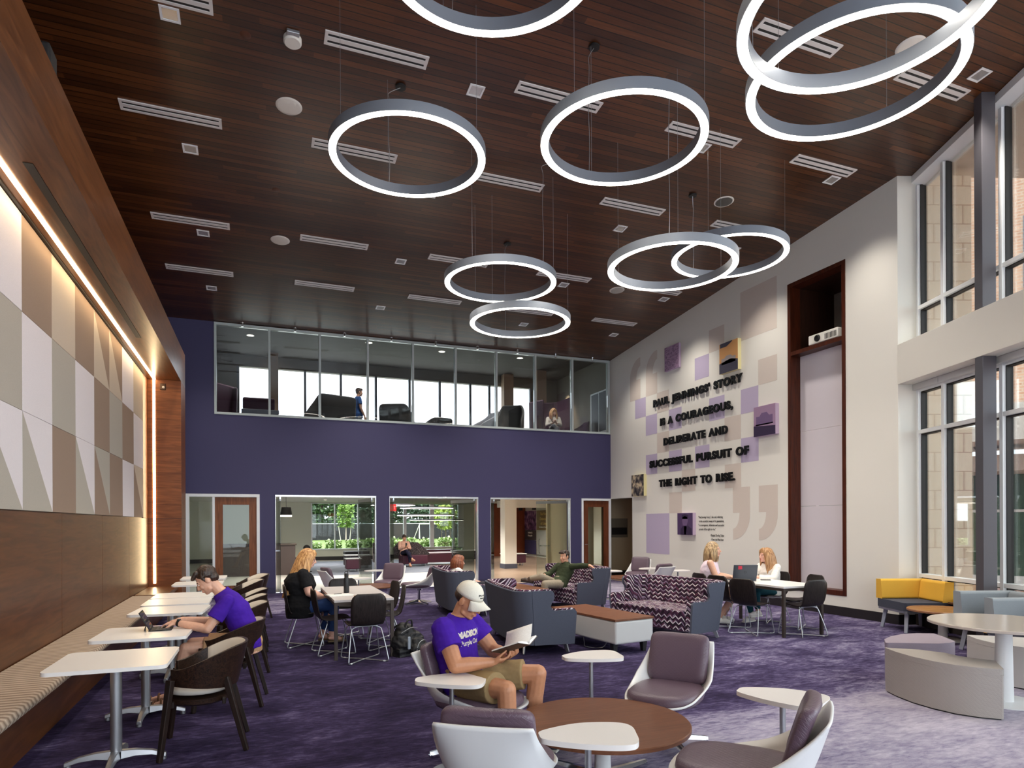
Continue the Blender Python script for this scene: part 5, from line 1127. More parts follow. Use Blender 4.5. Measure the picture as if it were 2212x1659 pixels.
# ---- window corner
def polybox(name, lab, poly, h, m, soft=.03):
    P = [(p.x, p.y) for p in smooth_path([(a, b_, 0) for a, b_ in poly], 3, True)] if False else poly
    mx_ = sum(p[0] for p in P)/len(P); my_ = sum(p[1] for p in P)/len(P); P = [(a - mx_, b_ - my_) for a, b_ in P]
    t = thing(name, lab, 'ottoman', (mx_, my_, 0)); q = MB(); q.prism(P, .012, h - .05); q.build('body', m, t, ang=50, bevel=.012)
    q = MB(); q.prism([(a*1.006, b_*1.006) for a, b_ in P], h - .049, h); q.build('seat_top', m, t, ang=50, bevel=soft, seg=4)
    MB().prism([(a*.96, b_*.96) for a, b_ in P], 0, .011).build('plinth', K['black'], t, ang=0)
polybox('wedge_ottoman', 'large grey wedge-shaped ottoman in front at the right', [(5.74, 4.62), (5.65, 4.42), (5.59, 4.22), (5.575, 4.02), (5.60, 3.83), (5.68, 3.68), (5.80, 3.56), (6.10, 3.82), (6.03, 3.94), (6.0, 4.08), (6.03, 4.22), (5.95, 4.42)], .43, K['greyquilt'])
polybox('wedge_ottoman', 'mauve quilted wedge ottoman behind the large grey one', [(6.03, 4.84), (6.20, 4.99), (6.42, 5.09), (6.66, 5.14), (6.86, 5.12), (7.01, 5.03), (6.90, 4.84), (6.76, 4.62), (6.62, 4.58), (6.48, 4.60)], .42, K['mauvequilt'])
polybox('wedge_ottoman', 'pale grey wedge ottoman behind the white pedestal at the right edge', [(7.26, 4.84), (7.10, 4.62), (7.02, 4.40), (7.04, 4.15), (7.15, 3.92), (7.5, 3.75), (7.85, 4.2), (7.6, 4.55)], .42, mat('pale_quilt', (190, 186, 182), .5))
def modular(lab, x, y, rz, back, seat, sides, w_=.74, edge=None):
    t = thing('modular_seat', lab, 'seat', (x, y, 0), rz); h = w_/2; lg = mat('pale_leg', (170, 176, 190), .4)
    MB().prism(rrect(w_, w_, .06), .33, .455).build('seat', seat, t, ang=50, bevel=.025, seg=3)
    MB().prism(rrect(w_ - .02, w_ - .02, .05), .295, .328).build('frame', edge or K['steel'], t, ang=50, bevel=.004)
    for s_ in sides:
        q = MB()
        if s_ == 'N': q.prism([(h, .456), (h - .17, .456), (h - .13, .76), (h, .76)], -h, h, M=MX(((0, 0, 1, 0), (1, 0, 0, 0), (0, 1, 0, 0), (0, 0, 0, 1))))
        if s_ == 'E': q.prism([(h, .456), (h - .17, .456), (h - .13, .76), (h, .76)], -h, h - .17, M=MX(((1, 0, 0, 0), (0, 0, 1, 0), (0, 1, 0, 0), (0, 0, 0, 1))))
        if s_ == 'W': q.prism([(-h, .456), (-h + .17, .456), (-h + .13, .76), (-h, .76)], -h, h - .17, M=MX(((1, 0, 0, 0), (0, 0, 1, 0), (0, 1, 0, 0), (0, 0, 0, 1))))
        q.build('backrest', back, t, ang=50, bevel=.03, seg=3)
    for a in (-1, 1):
        for b_ in (-1, 1): MB().bar((a*(h - .06), b_*(h - .06), 0), (a*(h - .10), b_*(h - .10), .295), .045, .045, w2=.055, h2=.055).build('leg', lg, t, ang=0, bevel=.004)
    return t
navy = mat('slate_seat', (64, 68, 82), .85, nz=.1, bs=300); yel = mat('yellow_felt', (230, 178, 62), .85, nz=.06, bs=300); lgr = mat('light_grey_felt', (150, 158, 164), .9, nz=.08, bs=300)
modular('yellow-backed corner seat with a slate cushion beside the white wall', 9.42, 7.08, R(-21), yel, navy, 'NE')
modular('light grey backed corner seat behind the steel column at the right edge', 8.72, 5.36, R(-20), lgr, navy, 'NE', edge=yel)
modular('light grey backed seat nearest the camera at the right edge behind the round table', 8.28, 4.72, R(-20), lgr, navy, 'NE', w_=.70)
# ---------------------------------------------------------------- things on tables and floor
t = thing('water_bottle', 'black water bottle standing on the left study table', 'bottle', (1.12, 9.0, .739), 0)
MB().lathe([(.001, 0), (.034, 0), (.037, .006), (.037, .175), (.033, .20), (.025, .212), (.001, .214)], n=28).build('body', mat('black_bottle', (30, 32, 36), .4), t, ang=50); MB().lathe([(.001, .215), (.028, .215), (.029, .25), (.022, .262), (.001, .263)], n=24).build('cap', K['black'], t, ang=50)
MB().tube(smooth_path([(-.022, 0, .258), (-.015, 0, .285), (.015, 0, .285), (.022, 0, .258)], 4), .005, 8).build('loop', K['black'], t)
t = thing('notebook', 'open spiral notebook lying in front of the blonde woman', 'notebook', (.99, 8.68, .7395), R(12))
pap = mat('paper', (236, 234, 230), .7, nz=.05, bs=90); MB().box(-.16, .16, -.11, .11, 0, .012).build('pages', pap, t, ang=0, bevel=.002); q = MB()
for k in range(12): q.tube([(-.172 + .0, -.10 + k*.018, .003), (-.168, -.10 + k*.018, .018), (-.152, -.10 + k*.018, .014)], .0018, 5)
q.build('spiral', K['black'], t); MB().tube([(-.05, .07, .016), (.06, .085, .016)], .004, 6).build('pen', K['black'], t)
t = thing('book', 'open book with a printed picture lying on the left study table', 'book', (1.36, 8.42, .7395), R(-14))
q = MB(); q.loft([[(a, -.12, 0), (a, .12, 0), (a, .12, z), (a, -.12, z)] for a, z in ((-.17, .008), (-.10, .020), (-.02, .020), (0, .010), (.02, .020), (.10, .020), (.17, .008))]); q.build('pages', pap, t, ang=0); MB().box(-.12, -.05, -.03, .05, .0205, .0215).build('picture', K['black'], t, ang=0); MB().tube([(-.22, .02, .008), (-.17, -.05, .012)], .006, 6).build('bookmark', mat('tan_ribbon', (190, 140, 80), .6), t)
t = thing('backpack', 'black backpack slumped on the carpet beside the left study table', 'backpack', (1.80, 8.22, 0), R(25)); bk = mat('black_nylon', (17, 17, 19), .6, nz=.3, bs=60)
q = MB(); q.cap((-.10, 0, .13), (.12, 0, .11), .13, .12); q.cap((-.13, .02, .16), (-.09, .02, .33), .12, .085); q.cap((.02, 0, .16), (.0, .02, .30), .12, .09); q.cap((.13, -.02, .10), (.10, -.02, .20), .11, .09); q.box(-.22, .22, -.10, .10, .0, .1); wrinkle(fuse(q, 'bag', bk, t, .011, 3), .014, 13, 3)
q = MB(); q.cap((.0, -.12, .09), (.14, -.12, .09), .075, .07); q.cap((.02, -.10, .17), (.11, -.10, .16), .06, .055); wrinkle(fuse(q, 'front_pocket', bk, t, .010, 3), .009, 17, 8)
q = MB(); q.tube(smooth_path([(-.02, -.185, .07), (.02, -.19, .17), (.12, -.175, .19), (.20, -.16, .10)], 5), .004, 6); q.tube(smooth_path([(-.18, -.08, .30), (-.06, -.12, .36), (.05, -.11, .34)], 5), .004, 6); q.build('zip', K['steel'], t)
for a in (-.10, .06): MB().tube(smooth_path([(a, .08, .38), (a - .04, .17, .30), (a - .04, .17, .12), (a, .10, .03)], 5), .013, 8).build('strap', K['black'], t)
q = MB(); q.tube(smooth_path([(-.10, -.05, .36), (-.07, -.06, .44), (.0, -.05, .44), (.02, -.04, .36)], 4), .012, 8); q.build('carry_handle', K['black'], t); MB().box(-.14, -.10, -.17, -.15, .1, .26).build('side_bottle', mat('clear_grey', (150, 160, 172), .3), t, ang=0, bevel=.01)
t = thing('laptop', 'grey laptop with a red sticker open on the right study table, seen from its back', 'laptop', (7.22, 8.36, .739), R(158)); lap = mat('laptop_grey', (70, 76, 86), .4, .3)
MB().box(-.19, .19, -.13, .13, 0, .016).build('keyboard_base', lap, t, ang=0, bevel=.004); q = MB(); q.T = MX.Translation((0, .13, .012)) @ MX.Rotation(R(72), 4, 'X'); q.box(-.19, .19, 0, .26, -.004, .006); q.build('screen_lid', lap, t, ang=0, bevel=.005)
q = MB(); q.T = MX.Translation((0, .13, .012)) @ MX.Rotation(R(72), 4, 'X'); q.prism([(.055, .19), (.115, .185), (.12, .245), (.06, .24)], -.0062, -.0045); q.build('sticker', mat('red_sticker', (226, 60, 84), .5), t, ang=0)
q = MB(); q.T = MX.Translation((0, .13, .012)) @ MX.Rotation(R(72), 4, 'X'); q.lathe([(.016, -.0062), (.019, -.0062), (.019, -.0045), (.016, -.0045), (.016, -.0062)], (.0, .14), 24); q.build('round_emblem', K['slot'], t)
t = thing('phone', 'black phone lying on the right study table near the woman in white', 'phone', (7.58, 8.22, .739), R(60)); MB().prism(rrect(.075, .15, .012), 0, .009).build('case', K['black'], t, ang=50, bevel=.002)
t = thing('tablet_computer', 'black tablet computer with a keyboard cover in front of the man in the purple shirt', 'tablet', (-.80, 6.55, .739), R(92)); MB().prism(rrect(.25, .18, .01), 0, .008).build('keyboard_cover', K['black'], t, ang=50)
q = MB()
for r_ in range(4):
    for c_ in range(10): q.box(-.115 + c_*.0235, -.096 + c_*.0235, -.07 + r_*.028, -.049 + r_*.028, .0082, .0105)
o = q.build('keys', mat('key_grey', (58, 58, 62), .5), t, ang=0); o['kind'] = 'stuff'
q = MB(); q.T = MX.Translation((0, .075, .009)) @ MX.Rotation(R(62), 4, 'X'); q.prism(rrect(.25, .178, .01, 4, 0, .089), -.007, 0); q.build('screen_case', K['black'], t, ang=50); q = MB(); q.T = MX.Translation((0, .075, .009)) @ MX.Rotation(R(62), 4, 'X'); q.prism(rrect(.23, .155, .004, 4, 0, .089), .0002, .001); q.build('screen', tri('code_screen', [(.4, (24, 22, 34)), (.55, (60, 40, 70)), (.62, (110, 110, 50)), (.7, (150, 70, 60))], 3, 40, 40, 1.2), t, ang=0)
q = MB(); q.bar((0, .13, .0), (0, .10, .10), .10, .004); q.build('stand', K['black'], t, ang=0)
t = thing('leaflet', 'colourful leaflet lying behind the keyboard of the typing man', 'leaflet', (-.78, 6.72, .7392), R(10)); MB().box(-.11, .11, -.08, .08, 0, .002).build('sheet', tri('leaflet_print', [(.4, (90, 80, 170)), (.55, (170, 160, 200)), (.65, (220, 190, 120))], 6, 6, 6, 2), t, ang=0)
t = thing('folded_jacket', 'dark navy bag behind the reading man at the edge of the round table', 'bag', (1.98, 4.34, 0), R(-15)); q = MB(); q.ell((0, 0, .10), (.19, .09, .10)); q.ell((.06, 0, .22), (.13, .07, .12)); q.ell((-.08, .0, .26), (.07, .06, .09)); fuse(q, 'bag_body', mat('navy_cloth', (40, 46, 62), .8, nz=.15, bs=50), t, .012)
# ================================================================ people
def hair_mat(name, c1, c2, c3=None):
    q, t, b, N, L = nodes(name); c = N('ShaderNodeTexCoord'); mp = N('ShaderNodeMapping'); mp.inputs['Scale'].default_value = (70, 70, 5); L(c.outputs['Object'], mp.inputs[0])
    n = N('ShaderNodeTexNoise'); n.inputs['Scale'].default_value = 1; n.inputs['Detail'].default_value = 5; L(mp.outputs[0], n.inputs['Vector'])
    r = N('ShaderNodeValToRGB'); e = r.color_ramp.elements; e[0].position = .36; e[0].color = sc(c1); e[1].position = .64; e[1].color = sc(c2)
    L(n.outputs['Fac'], r.inputs[0]); L(r.outputs[0], b.inputs['Base Color']); b.inputs['Roughness'].default_value = .42
    u = N('ShaderNodeBump'); u.inputs['Strength'].default_value = .8; u.inputs['Distance'].default_value = .006; L(n.outputs['Fac'], u.inputs['Height']); L(u.outputs[0], b.inputs['Normal'])
    return q
def cloth_mat(name, col): return mat(name, col, .85, nz=.07, bump=.15, bs=30, spec=.15)
def limb(q, a, b, ra, rb, n=16, k=6, bulge=0.0):      # open-ended look: flat cut ends
    a = V(a); b = V(b); d = (b - a); L_ = d.length; d.normalize(); x = d.cross(V((0, 0, 1))); x = V((1, 0, 0)) if x.length < 1e-3 else x.normalized(); y = d.cross(x)
    q.loft([[a + d*L_*t + (x*math.cos(w) + y*math.sin(w))*(ra + (rb - ra)*t + bulge*math.sin(PI*t)) for w in [2*PI*j/n for j in range(n)]] for t in [i/k for i in range(k + 1)]])
def torso(q, J, s, g=0.0, wd=1.0, dp=1.0, top=1.0, low=0.0, bust=0.0):
    pel, wai, che, nek = V(J['pel']), V(J['wai']), V(J['che']), V(J['nek']); sh = (V(J['shR']) - V(J['shL'])); rx = sh.normalized(); hx = (V(J['hiR']) - V(J['hiL'])).normalized()
    sw = sh.length/2
    st = [(pel + (pel - wai).normalized()*(.10 + low)*s, hx, .150*wd, .120*dp), (pel, hx, .170*wd, .128*dp), (pel*.5 + wai*.5, hx, .155*wd, .118*dp), (wai, (hx + rx)/2, .142*wd, .108*dp), (wai*.5 + che*.5, rx, .155*wd, .114*dp + bust*.5), (che, rx, .168*wd, .118*dp + bust), (che*.45 + nek*.55, rx, sw*.93*(.5 + .5*wd), .100*dp + bust*.3), (nek*.86 + che*.14, rx, sw*.62, .076), (nek + (nek - che).normalized()*.012, rx, .066, .062)]
    if top < 1: st = st[:-1]
    rings = []
    for i, (c, r_, a, b_) in enumerate(st):
        ax = (st[min(i+1, len(st)-1)][0] - st[max(i-1, 0)][0]).normalized(); f = ax.cross(r_).normalized() * -1; r_ = r_.normalized()
        a = a*s + g; b_ = b_*s + g
        rings.append([c + r_*a*math.copysign(abs(math.cos(w))**.85, math.cos(w)) + f*b_*math.copysign(abs(math.sin(w))**.9, math.sin(w)) for w in [2*PI*j/28 for j in range(28)]])
    q.loft(rings)
def rotm(yaw=0, pitch=0, roll=0): return MX.Rotation(R(yaw), 3, 'Z') @ MX.Rotation(R(pitch), 3, 'X') @ MX.Rotation(R(roll), 3, 'Y')
def head(q, c, M_, s=1.0, fem=0.0):
    c = V(c); P = lambda x, y, z: c + M_ @ (V((x, y, z))*s)
    E_ = lambda x, y, z, r: q.ell(P(x, y, z), tuple(k*s for k in r), 18, 12, M=M_)
    E_(0, -.012, .034, (.074, .094, .087)); E_(0, .022, -.02, (.064 - .003*fem, .068, .085)); E_(0, .032, -.062, (.053 - .006*fem, .052, .052)); E_(0, .062, -.098, (.026 - .004*fem, .024, .018))
    q.cap(P(-.05, .02, -.075), P(-.012, .066, -.097), .017*s, .014*s); q.cap(P(.05, .02, -.075), P(.012, .066, -.097), .017*s, .014*s)
    q.cap(P(0, .086, .012), P(0, .108, -.032), .0085*s, .0125*s); q.cap(P(-.009, .094, -.038), P(.009, .094, -.038), .0085*s, .0085*s)
    q.cap(P(-.034, .074, .022), P(.034, .074, .022), .0125*s, .0125*s)
    for sg in (-1, 1): E_(sg*.034, .064, -.03, (.024, .022, .022)); E_(sg*.074, -.012, -.008, (.010, .020, .031))
    q.cap(P(-.018, .086, -.063), P(.018, .086, -.063), .008*s, .008*s); q.cap(P(-.014, .085, -.074), P(.014, .085, -.074), .0085*s, .0085*s)
def face(t, c, M_, s, brow, lip, iris, glasses=None, lids=True):
    c = V(c); P = lambda x, y, z: c + M_ @ (V((x, y, z))*s)
    q = MB(); q.cap(P(-.021, .0915, -.0635), P(.021, .0915, -.0635), .0042*s, .0042*s); q.cap(P(-.016, .0915, -.0725), P(.016, .0915, -.0725), .005*s, .005*s); q.build('lips', lip, t, ang=180)
    q = MB()
    for sg in (-1, 1): q.loft([[P(sg*x, y, z + d) + M_ @ V((0, e, 0)) for d, e in ((-.003, .002), (-.003, .006), (.003, .006), (.003, .002))] for x, y, z in ((.014, .083, .020), (.032, .080, .026), (.048, .068, .021))])
    q.build('eyebrows', brow, t, ang=50)
    q = MB()
    for sg in (-1, 1): q.ell(P(sg*.031, .0795, .002), (.0125*s, .006*s, .0068*s), 14, 9, M=M_)
    q.build('eye', mat('eye_white', (226, 222, 218), .3), t, ang=180)
    q = MB()
    for sg in (-1, 1): q.ell(P(sg*.031, .0845, .002), (.0056*s, .0028*s, .0056*s), 12, 8, M=M_)
    q.build('iris', iris, t, ang=180)
    if glasses:
        q = MB()
        for sg in (-1, 1):
            q.tube([P(sg*.033 + .024*math.cos(a), .094 - .006*abs(math.cos(a)), -.002 + .018*math.sin(a)) for a in [2*PI*j/16 for j in range(16)]], .0022, 6, loop=True); q.tube([P(sg*.057, .088, .004), P(sg*.078, .0, .006)], .002, 6)
        q.tube([P(-.010, .097, .002), P(.010, .097, .002)], .002, 6); q.build('glasses', glasses, t, ang=180)
def hand(q, w, d, nr, thumb, curl=(25, 30, 20), s=1.0, spread=1.0):
    w = V(w); d = V(d).normalized(); nr = V(nr); nr = (nr - d*nr.dot(d)).normalized(); lt = d.cross(nr) * thumb      # lt points to the thumb side
    q.cap(w - d*.02*s, w + d*.03*s, .025*s, .025*s)
    for o_ in (-.027, -.010, .008, .024): q.cap(w + d*.02*s + lt*o_*.6*s, w + d*.082*s + lt*o_*s, .0155*s, .0115*s)
    for o_, L_, r_ in ((.029, .070, .0088), (.010, .079, .0090), (-.010, .073, .0086), (-.028, .058, .0076)):
        p = w + d*.085*s + lt*o_*s; a = 0; dv = (d + lt*o_*1.6*spread).normalized()
        for k, f_ in enumerate((.45, .32, .23)):
            a += curl[k] + (4 if o_ < 0 else 0); v = dv*math.cos(R(a)) + nr*math.sin(R(a)); e = p + v*L_*f_*s; q.cap(p, e, r_*s*(1 - .08*k), r_*s*(.92 - .08*k), 10); p = e
    p = w + d*.028*s + lt*.022*s; v = (d*.62 + lt*.62 + nr*.42).normalized()
    for f_, r_ in ((.040, .0125), (.032, .0098), (.026, .0085)):
        e = p + v*f_*s; q.cap(p, e, r_*s, r_*.9*s, 10); p = e; v = (v + d*.35 - lt*.15 + nr*.12).normalized()
def figure(label, loc, rz, J, hm, skin, vox=.007, s=1.0, wd=1.0, dp=1.0, fem=0.0, hands=(), shoulder=.052, arm=(.046, .038, .026), leg=(.082, .055, .036), foot=True, bust=0.0):
    t = thing('person', label, 'person', loc, rz); q = MB()
    torso(q, J, s, 0, wd, dp, bust=bust); head(q, J['hed'], hm, s, fem)
    hb = V(J['hed']) + hm @ V((0, -.02, -.055))*s; q.cap(J['nek'], hb, .056*s - .006*fem, .052*s - .006*fem)
    for k in 'LR':
        q.cap(J['sh'+k], J['el'+k], shoulder*s, arm[1]*s); q.cap(J['el'+k], V(J['el'+k])*.6 + V(J['wr'+k])*.4, arm[1]*s, arm[1]*s*.96); q.cap(V(J['el'+k])*.6 + V(J['wr'+k])*.4, J['wr'+k], arm[1]*s*.96, arm[2]*s)
        q.cap(J['hi'+k], J['kn'+k], leg[0]*s*wd, leg[1]*s); kk, aa = V(J['kn'+k]), V(J['an'+k]); m_ = kk*.66 + aa*.34; bk = (kk - V(J['hi'+k])); bk = (bk - (kk-aa).normalized()*bk.dot((kk-aa).normalized())); m_ = m_ - bk.normalized()*.012
        q.cap(kk, m_, leg[1]*s, leg[1]*s*.98); q.cap(m_, aa, leg[1]*s*.98, leg[2]*s)
        if foot: q.cap(aa - V((0, 0, .03)), V(J['to'+k]), .034*s, .026*s); q.cap(aa - V((0, 0, .03)), aa - V((0, 0, .045)) + (aa - V(J['to'+k])).normalized()*.035, .034*s, .028*s)
    for h_ in hands: hand(q, *h_[:4], **(h_[4] if len(h_) > 4 else {}))
    b = fuse(q, 'body', skin, t, vox, 4, .45)
    return t
def shirt(t, J, m, s, wd, dp, sleeve=.55, g=.011, low=.0, name='shirt', cuff=.008, vox=.008, shoulder=.052, arm=.038, bust=0.0, wr=.004, top=1.0):
    q = MB(); torso(q, J, s, g, wd, dp, top, low, bust)
    for k in 'LR':
        a, b_, c = V(J['sh'+k]), V(J['el'+k]), V(J['wr'+k])
        if sleeve <= 0: continue
        q.cap(a, a + (b_ - a)*.12, shoulder*s + g, shoulder*s + g)
        if sleeve <= 1: limb(q, a, a + (b_ - a)*sleeve, shoulder*s + g, shoulder*s*(1 - .12*sleeve) + g + cuff)
        else: limb(q, a, b_, shoulder*s + g, arm*s + g + .006); q.cap(b_, b_ + (c-b_)*.05, arm*s + g + .006, arm*s + g + .006); limb(q, b_, b_ + (c - b_)*(sleeve - 1), arm*s + g + .006, arm*s*.8 + g)
    return wrinkle(fuse(q, name, m, t, vox, 5, .5), wr)
def trousers(t, J, m, s, wd, length=1.9, g=.010, name='trousers', vox=.008, leg=(.082, .055, .036), flare=.006, wr=.004, cuff2=0):
    q = MB(); pel, wai = V(J['pel']), V(J['wai']); hx = (V(J['hiR']) - V(J['hiL'])).normalized(); up_ = (wai - pel).normalized(); f = up_.cross(hx) * -1
    q.loft([[c + hx*a*math.cos(w) + f*b_*math.sin(w) for w in [2*PI*j/24 for j in range(24)]] for c, a, b_ in ((pel - up_*.10*s, .13*wd*s + g, .11*s + g), (pel, .172*wd*s + g, .130*s + g), (pel + up_*.10*s, .150*wd*s + g, .118*s + g))])
    for k in 'LR':
        a, b_, c = V(J['hi'+k]), V(J['kn'+k]), V(J['an'+k])
        q.cap(a, a + (b_ - a)*.1, leg[0]*s*wd + g, leg[0]*s*wd + g)
        if length <= 1: limb(q, a, a + (b_ - a)*length, leg[0]*s*wd + g, leg[1]*s*1.15 + g + flare)
        else: limb(q, a, b_, leg[0]*s*wd + g, leg[1]*s + g + .004); q.cap(b_, b_ + (c - b_)*.08, leg[1]*s + g + .004, leg[1]*s + g + .004); limb(q, b_, b_ + (c - b_)*(length - 1), leg[1]*s + g + .004, leg[2]*s + g + flare + cuff2)
    return wrinkle(fuse(q, name, m, t, vox, 5, .5), wr, 9)
def shoes(t, J, m, sole=None, s=1.0, h=.0):
    for k in 'LR':
        a, b_ = V(J['an'+k]), V(J['to'+k]); q = MB(); d = (b_ - a); d.z = 0 if abs(d.z) < .12 else d.z; d.normalize(); hl = a - V((0, 0, .045)) - d*.035
        q.cap(hl, b_ + d*.01, .043*s, .036*s); q.cap(a + V((0, 0, .0)), a - V((0, 0, .04)), .044*s, .046*s); q.cap(a*.4 + b_*.6 + V((0, 0, -.0)), b_, .040*s, .034*s)
        o = fuse(q, 'shoe', m, t, .009, 4)
        if sole:
            q = MB(); q.bar(hl - d*.035 - V((0, 0, .034)), b_ + d*.045 - V((0, 0, .028)), .085*s, .018); q.build('sole', sole, o, ang=0, bevel=.007); 
def sandal(t, J, m, strap):
    for k in 'LR':
        a, b_ = V(J['an'+k]), V(J['to'+k]); d = (b_ - a); d.z = 0; d.normalize(); z = min(b_.z, a.z - .06) - .030; x = d.cross(V((0, 0, 1))); c0 = V((a.x, a.y, z)) - d*.06; q = MB()
        L_ = (V((b_.x, b_.y, z)) - c0).length + .05
        q.loft([[c0 + d*L_*u + x*w_*sg + V((0, 0, hz)) for sg, hz in ((-1, 0), (1, 0), (1, .022), (-1, .022))] for u, w_ in ((0, .02), (.05, .033), (.4, .036), (.75, .046), (.93, .038), (1, .018))]); o = q.build('sandal', m, t, ang=40, bevel=.004)
        q = MB()
        for u, hh in ((.52, .075), (.78, .052)): q.tube(smooth_path([c0 + d*L_*u + x*(.046*math.cos(w)) + V((0, 0, .015 + hh*math.sin(w))) for w in [PI*j/8 for j in range(9)]], 2), .009, 8)
        q.build('sandal_strap', strap, o, ang=180)
def longhair(t, c, M_, m, s=1.0, back=.34, width=.085, fringe=True, spread=.03, front=False, vox=.007, dropdir=(0, 0, -1), zmax=0):
    c = V(c); P = lambda x, y, z: c + M_ @ (V((x, y, z))*s); q = MB()
    q.ell(P(0, -.022, .046), (.085*s, .101*s, .088*s), 20, 12, M=M_)
    dd = V(dropdir).normalized()
    for i in range(15):
        a = R(-128 + 256*i/14) - PI/2; x, y = .078*math.cos(a), -.02 + .088*math.sin(a)
        if y > .045 and not front: continue
        st_ = P(x, y, .03); side = abs(math.cos(a)); ln = back*(1 - .12*side)
        mid = st_ + dd*ln*s*.45 + M_ @ V((x*.25 + spread*math.copysign(side, x)*.5, y*.22, 0)); end = st_ + dd*ln*s + M_ @ V((x*.1 + spread*math.copysign(side, x), y*.35, 0))
        q.tube(smooth_path([P(x*.6, y*.6, .085), st_, mid, end], 4), [.030*s]*5 + [.034*s]*4 + [.030*s, .026*s, .02*s, .012*s], 9)
    if fringe:
        for sg in (-1, 1): q.tube(smooth_path([P(sg*.012, .04, .118), P(sg*.05, .072, .075), P(sg*.072, .052, .0), P(sg*.080, .03, -.09)], 4), [.016*s]*4 + [.018*s]*5 + [.018*s, .016*s, .012*s, .008*s], 8)
    return fuse(q, 'hair', m, t, vox, 3, .45)
def shorthair(t, c, M_, m, s=1.0, vox=.006, quiff=.0, thick=1.0):
    c = V(c); P = lambda x, y, z: c + M_ @ (V((x, y, z))*s); q = MB()
    q.ell(P(0, -.026, .052), (.081*thick*s, .094*s, .083*thick*s), 20, 12, M=M_); q.ell(P(0, -.058, -.005), (.066*s, .052*s, .055*s), 16, 10, M=M_)
    for i in range(9):
        x = -.05 + .0125*i; q.cap(P(x, .035, .105), P(x*1.1 + .004*(i % 3), .078 + quiff, .076 + .004*(i % 2)), .021*s, .015*s)
    for sg in (-1, 1): q.cap(P(sg*.073, .012, .05), P(sg*.074, .014, .002), .013*s, .007*s)
    return wrinkle(fuse(q, 'hair', m, t, vox, 2, .4), .004, 45)
SK = {n: mat('skin_' + n, c, .48, nz=.05, bs=40) for n, c in (('fair', (226, 176, 156)), ('light', (220, 170, 144)), ('tan', (190, 134, 100)), ('mid', (206, 154, 126)))}
LIP = mat('lips', (186, 104, 96), .45); LIPM = mat('lips_pale', (176, 112, 96), .5); IRIS = mat('iris_brown', (52, 36, 28), .2); BRD = mat('brow_dark', (46, 32, 26), .8); BRB = mat('brow_blonde', (150, 108, 70), .8)
H_dark = hair_mat('dark_brown_hair', (32, 20, 14), (68, 45, 31)); H_gold = hair_mat('golden_hair', (142, 92, 46), (222, 172, 112)); H_red = hair_mat('red_brown_hair', (92, 48, 28), (150, 84, 52)); H_omb = hair_mat('ombre_hair', (110, 84, 58), (206, 176, 132)); H_straw = hair_mat('strawberry_hair', (134, 88, 52), (204, 160, 112))
purple = cloth_mat('purple_tee', (66, 30, 150))

# ---- reading man in the foreground
J = dict(pel=(0, -.07, .535), wai=(0, -.125, .665), che=(0, -.155, .81), nek=(0, -.115, .985), hed=(0, -.035, 1.105), shL=(-.195, -.14, .925), shR=(.195, -.13, .925), elL=(-.255, .03, .70), elR=(.265, .02, .685), wrL=(-.105, .235, .715), wrR=(.115, .215, .70),
         hiL=(-.10, -.03, .525), hiR=(.10, -.03, .525), knL=(-.215, .42, .575), knR=(.235, .40, .555), anL=(-.235, .38, .11), anR=(.25, .45, .11), toL=(-.25, .52, .05), toR=(.28, .60, .05))
MAN = (1.46, 4.52, 0); MRZ = facing(0, 0, .66, -.75); hm = rotm(2, -28, 0)
t = figure('man in a purple t-shirt and white cap reading a book in the foreground', MAN, MRZ, J, hm, SK['tan'], .0055, 1.04, 1.08, 1.02, hands=[((-.105, .235, .715), (.55, .72, .12), (.35, -.25, .9), -1, dict(curl=(18, 34, 24), s=1.05)), ((.115, .215, .70), (-.62, .70, .10), (-.35, -.25, .9), 1, dict(curl=(18, 34, 24), s=1.05))], shoulder=.068, arm=(.056, .053, .033), leg=(.088, .063, .043))
shirt(t, J, purple, 1.04, 1.10, 1.04, .56, .012, .0, 't_shirt', .016, .007, .069, wr=.005)
trousers(t, J, cloth_mat('khaki_shorts', (150, 128, 92)), 1.04, 1.08, .78, .014, 'shorts', .007, (.088, .062, .042), .022)
shoes(t, J, cloth_mat('grey_trainer', (70, 74, 84)), K['white'])
face(t, J['hed'], hm, 1.04, BRD, LIPM, IRIS)
q = MB(); c = V(J['hed']); P = lambda x, y, z: c + hm @ (V((x, y, z))*1.04)
q.ell(P(0, -.035, .018), (.080, .085, .062), 18, 10, M=hm); fuse(q, 'hair', H_dark, t, .006, 3)
cap_m = mat('cap_white', (226, 222, 208), .85, nz=.03, bump=.2, bs=120); q = MB()
rg = []
for i in range(9):
    a = PI/2 * i/8; rr = math.cos(a); rg.append([P(.089*max(rr, .05)*math.cos(w), -.012 + .105*max(rr, .05)*math.sin(w), .040 + .102*math.sin(a)**.9) for w in [2*PI*j/32 for j in range(32)]])
q.loft(rg); q.build('cap_crown', cap_m, t, ang=180)
def brim(u, v):
    x = -.076 + .152*u; k = math.sqrt(max(0.0, 1 - abs(2*u - 1)**2.3*.985)); y0 = -.012 + .107*math.sqrt(max(.01, 1 - (x/.0905)**2))
    return P(x*(1 - .10*v), y0 + v*.082*k, .044 - .012*v - .062*(2*u - 1)**2*v - .008*(2*u - 1)**2)
q = MB(); q.sheet(brim, 20, 6); q.build('cap_brim', cap_m, t, ang=180, solid=.005, off=0)
q = MB(); q.ell(P(0, -.012, .143), (.008, .008, .005)); q.build('cap_button', cap_m, t)
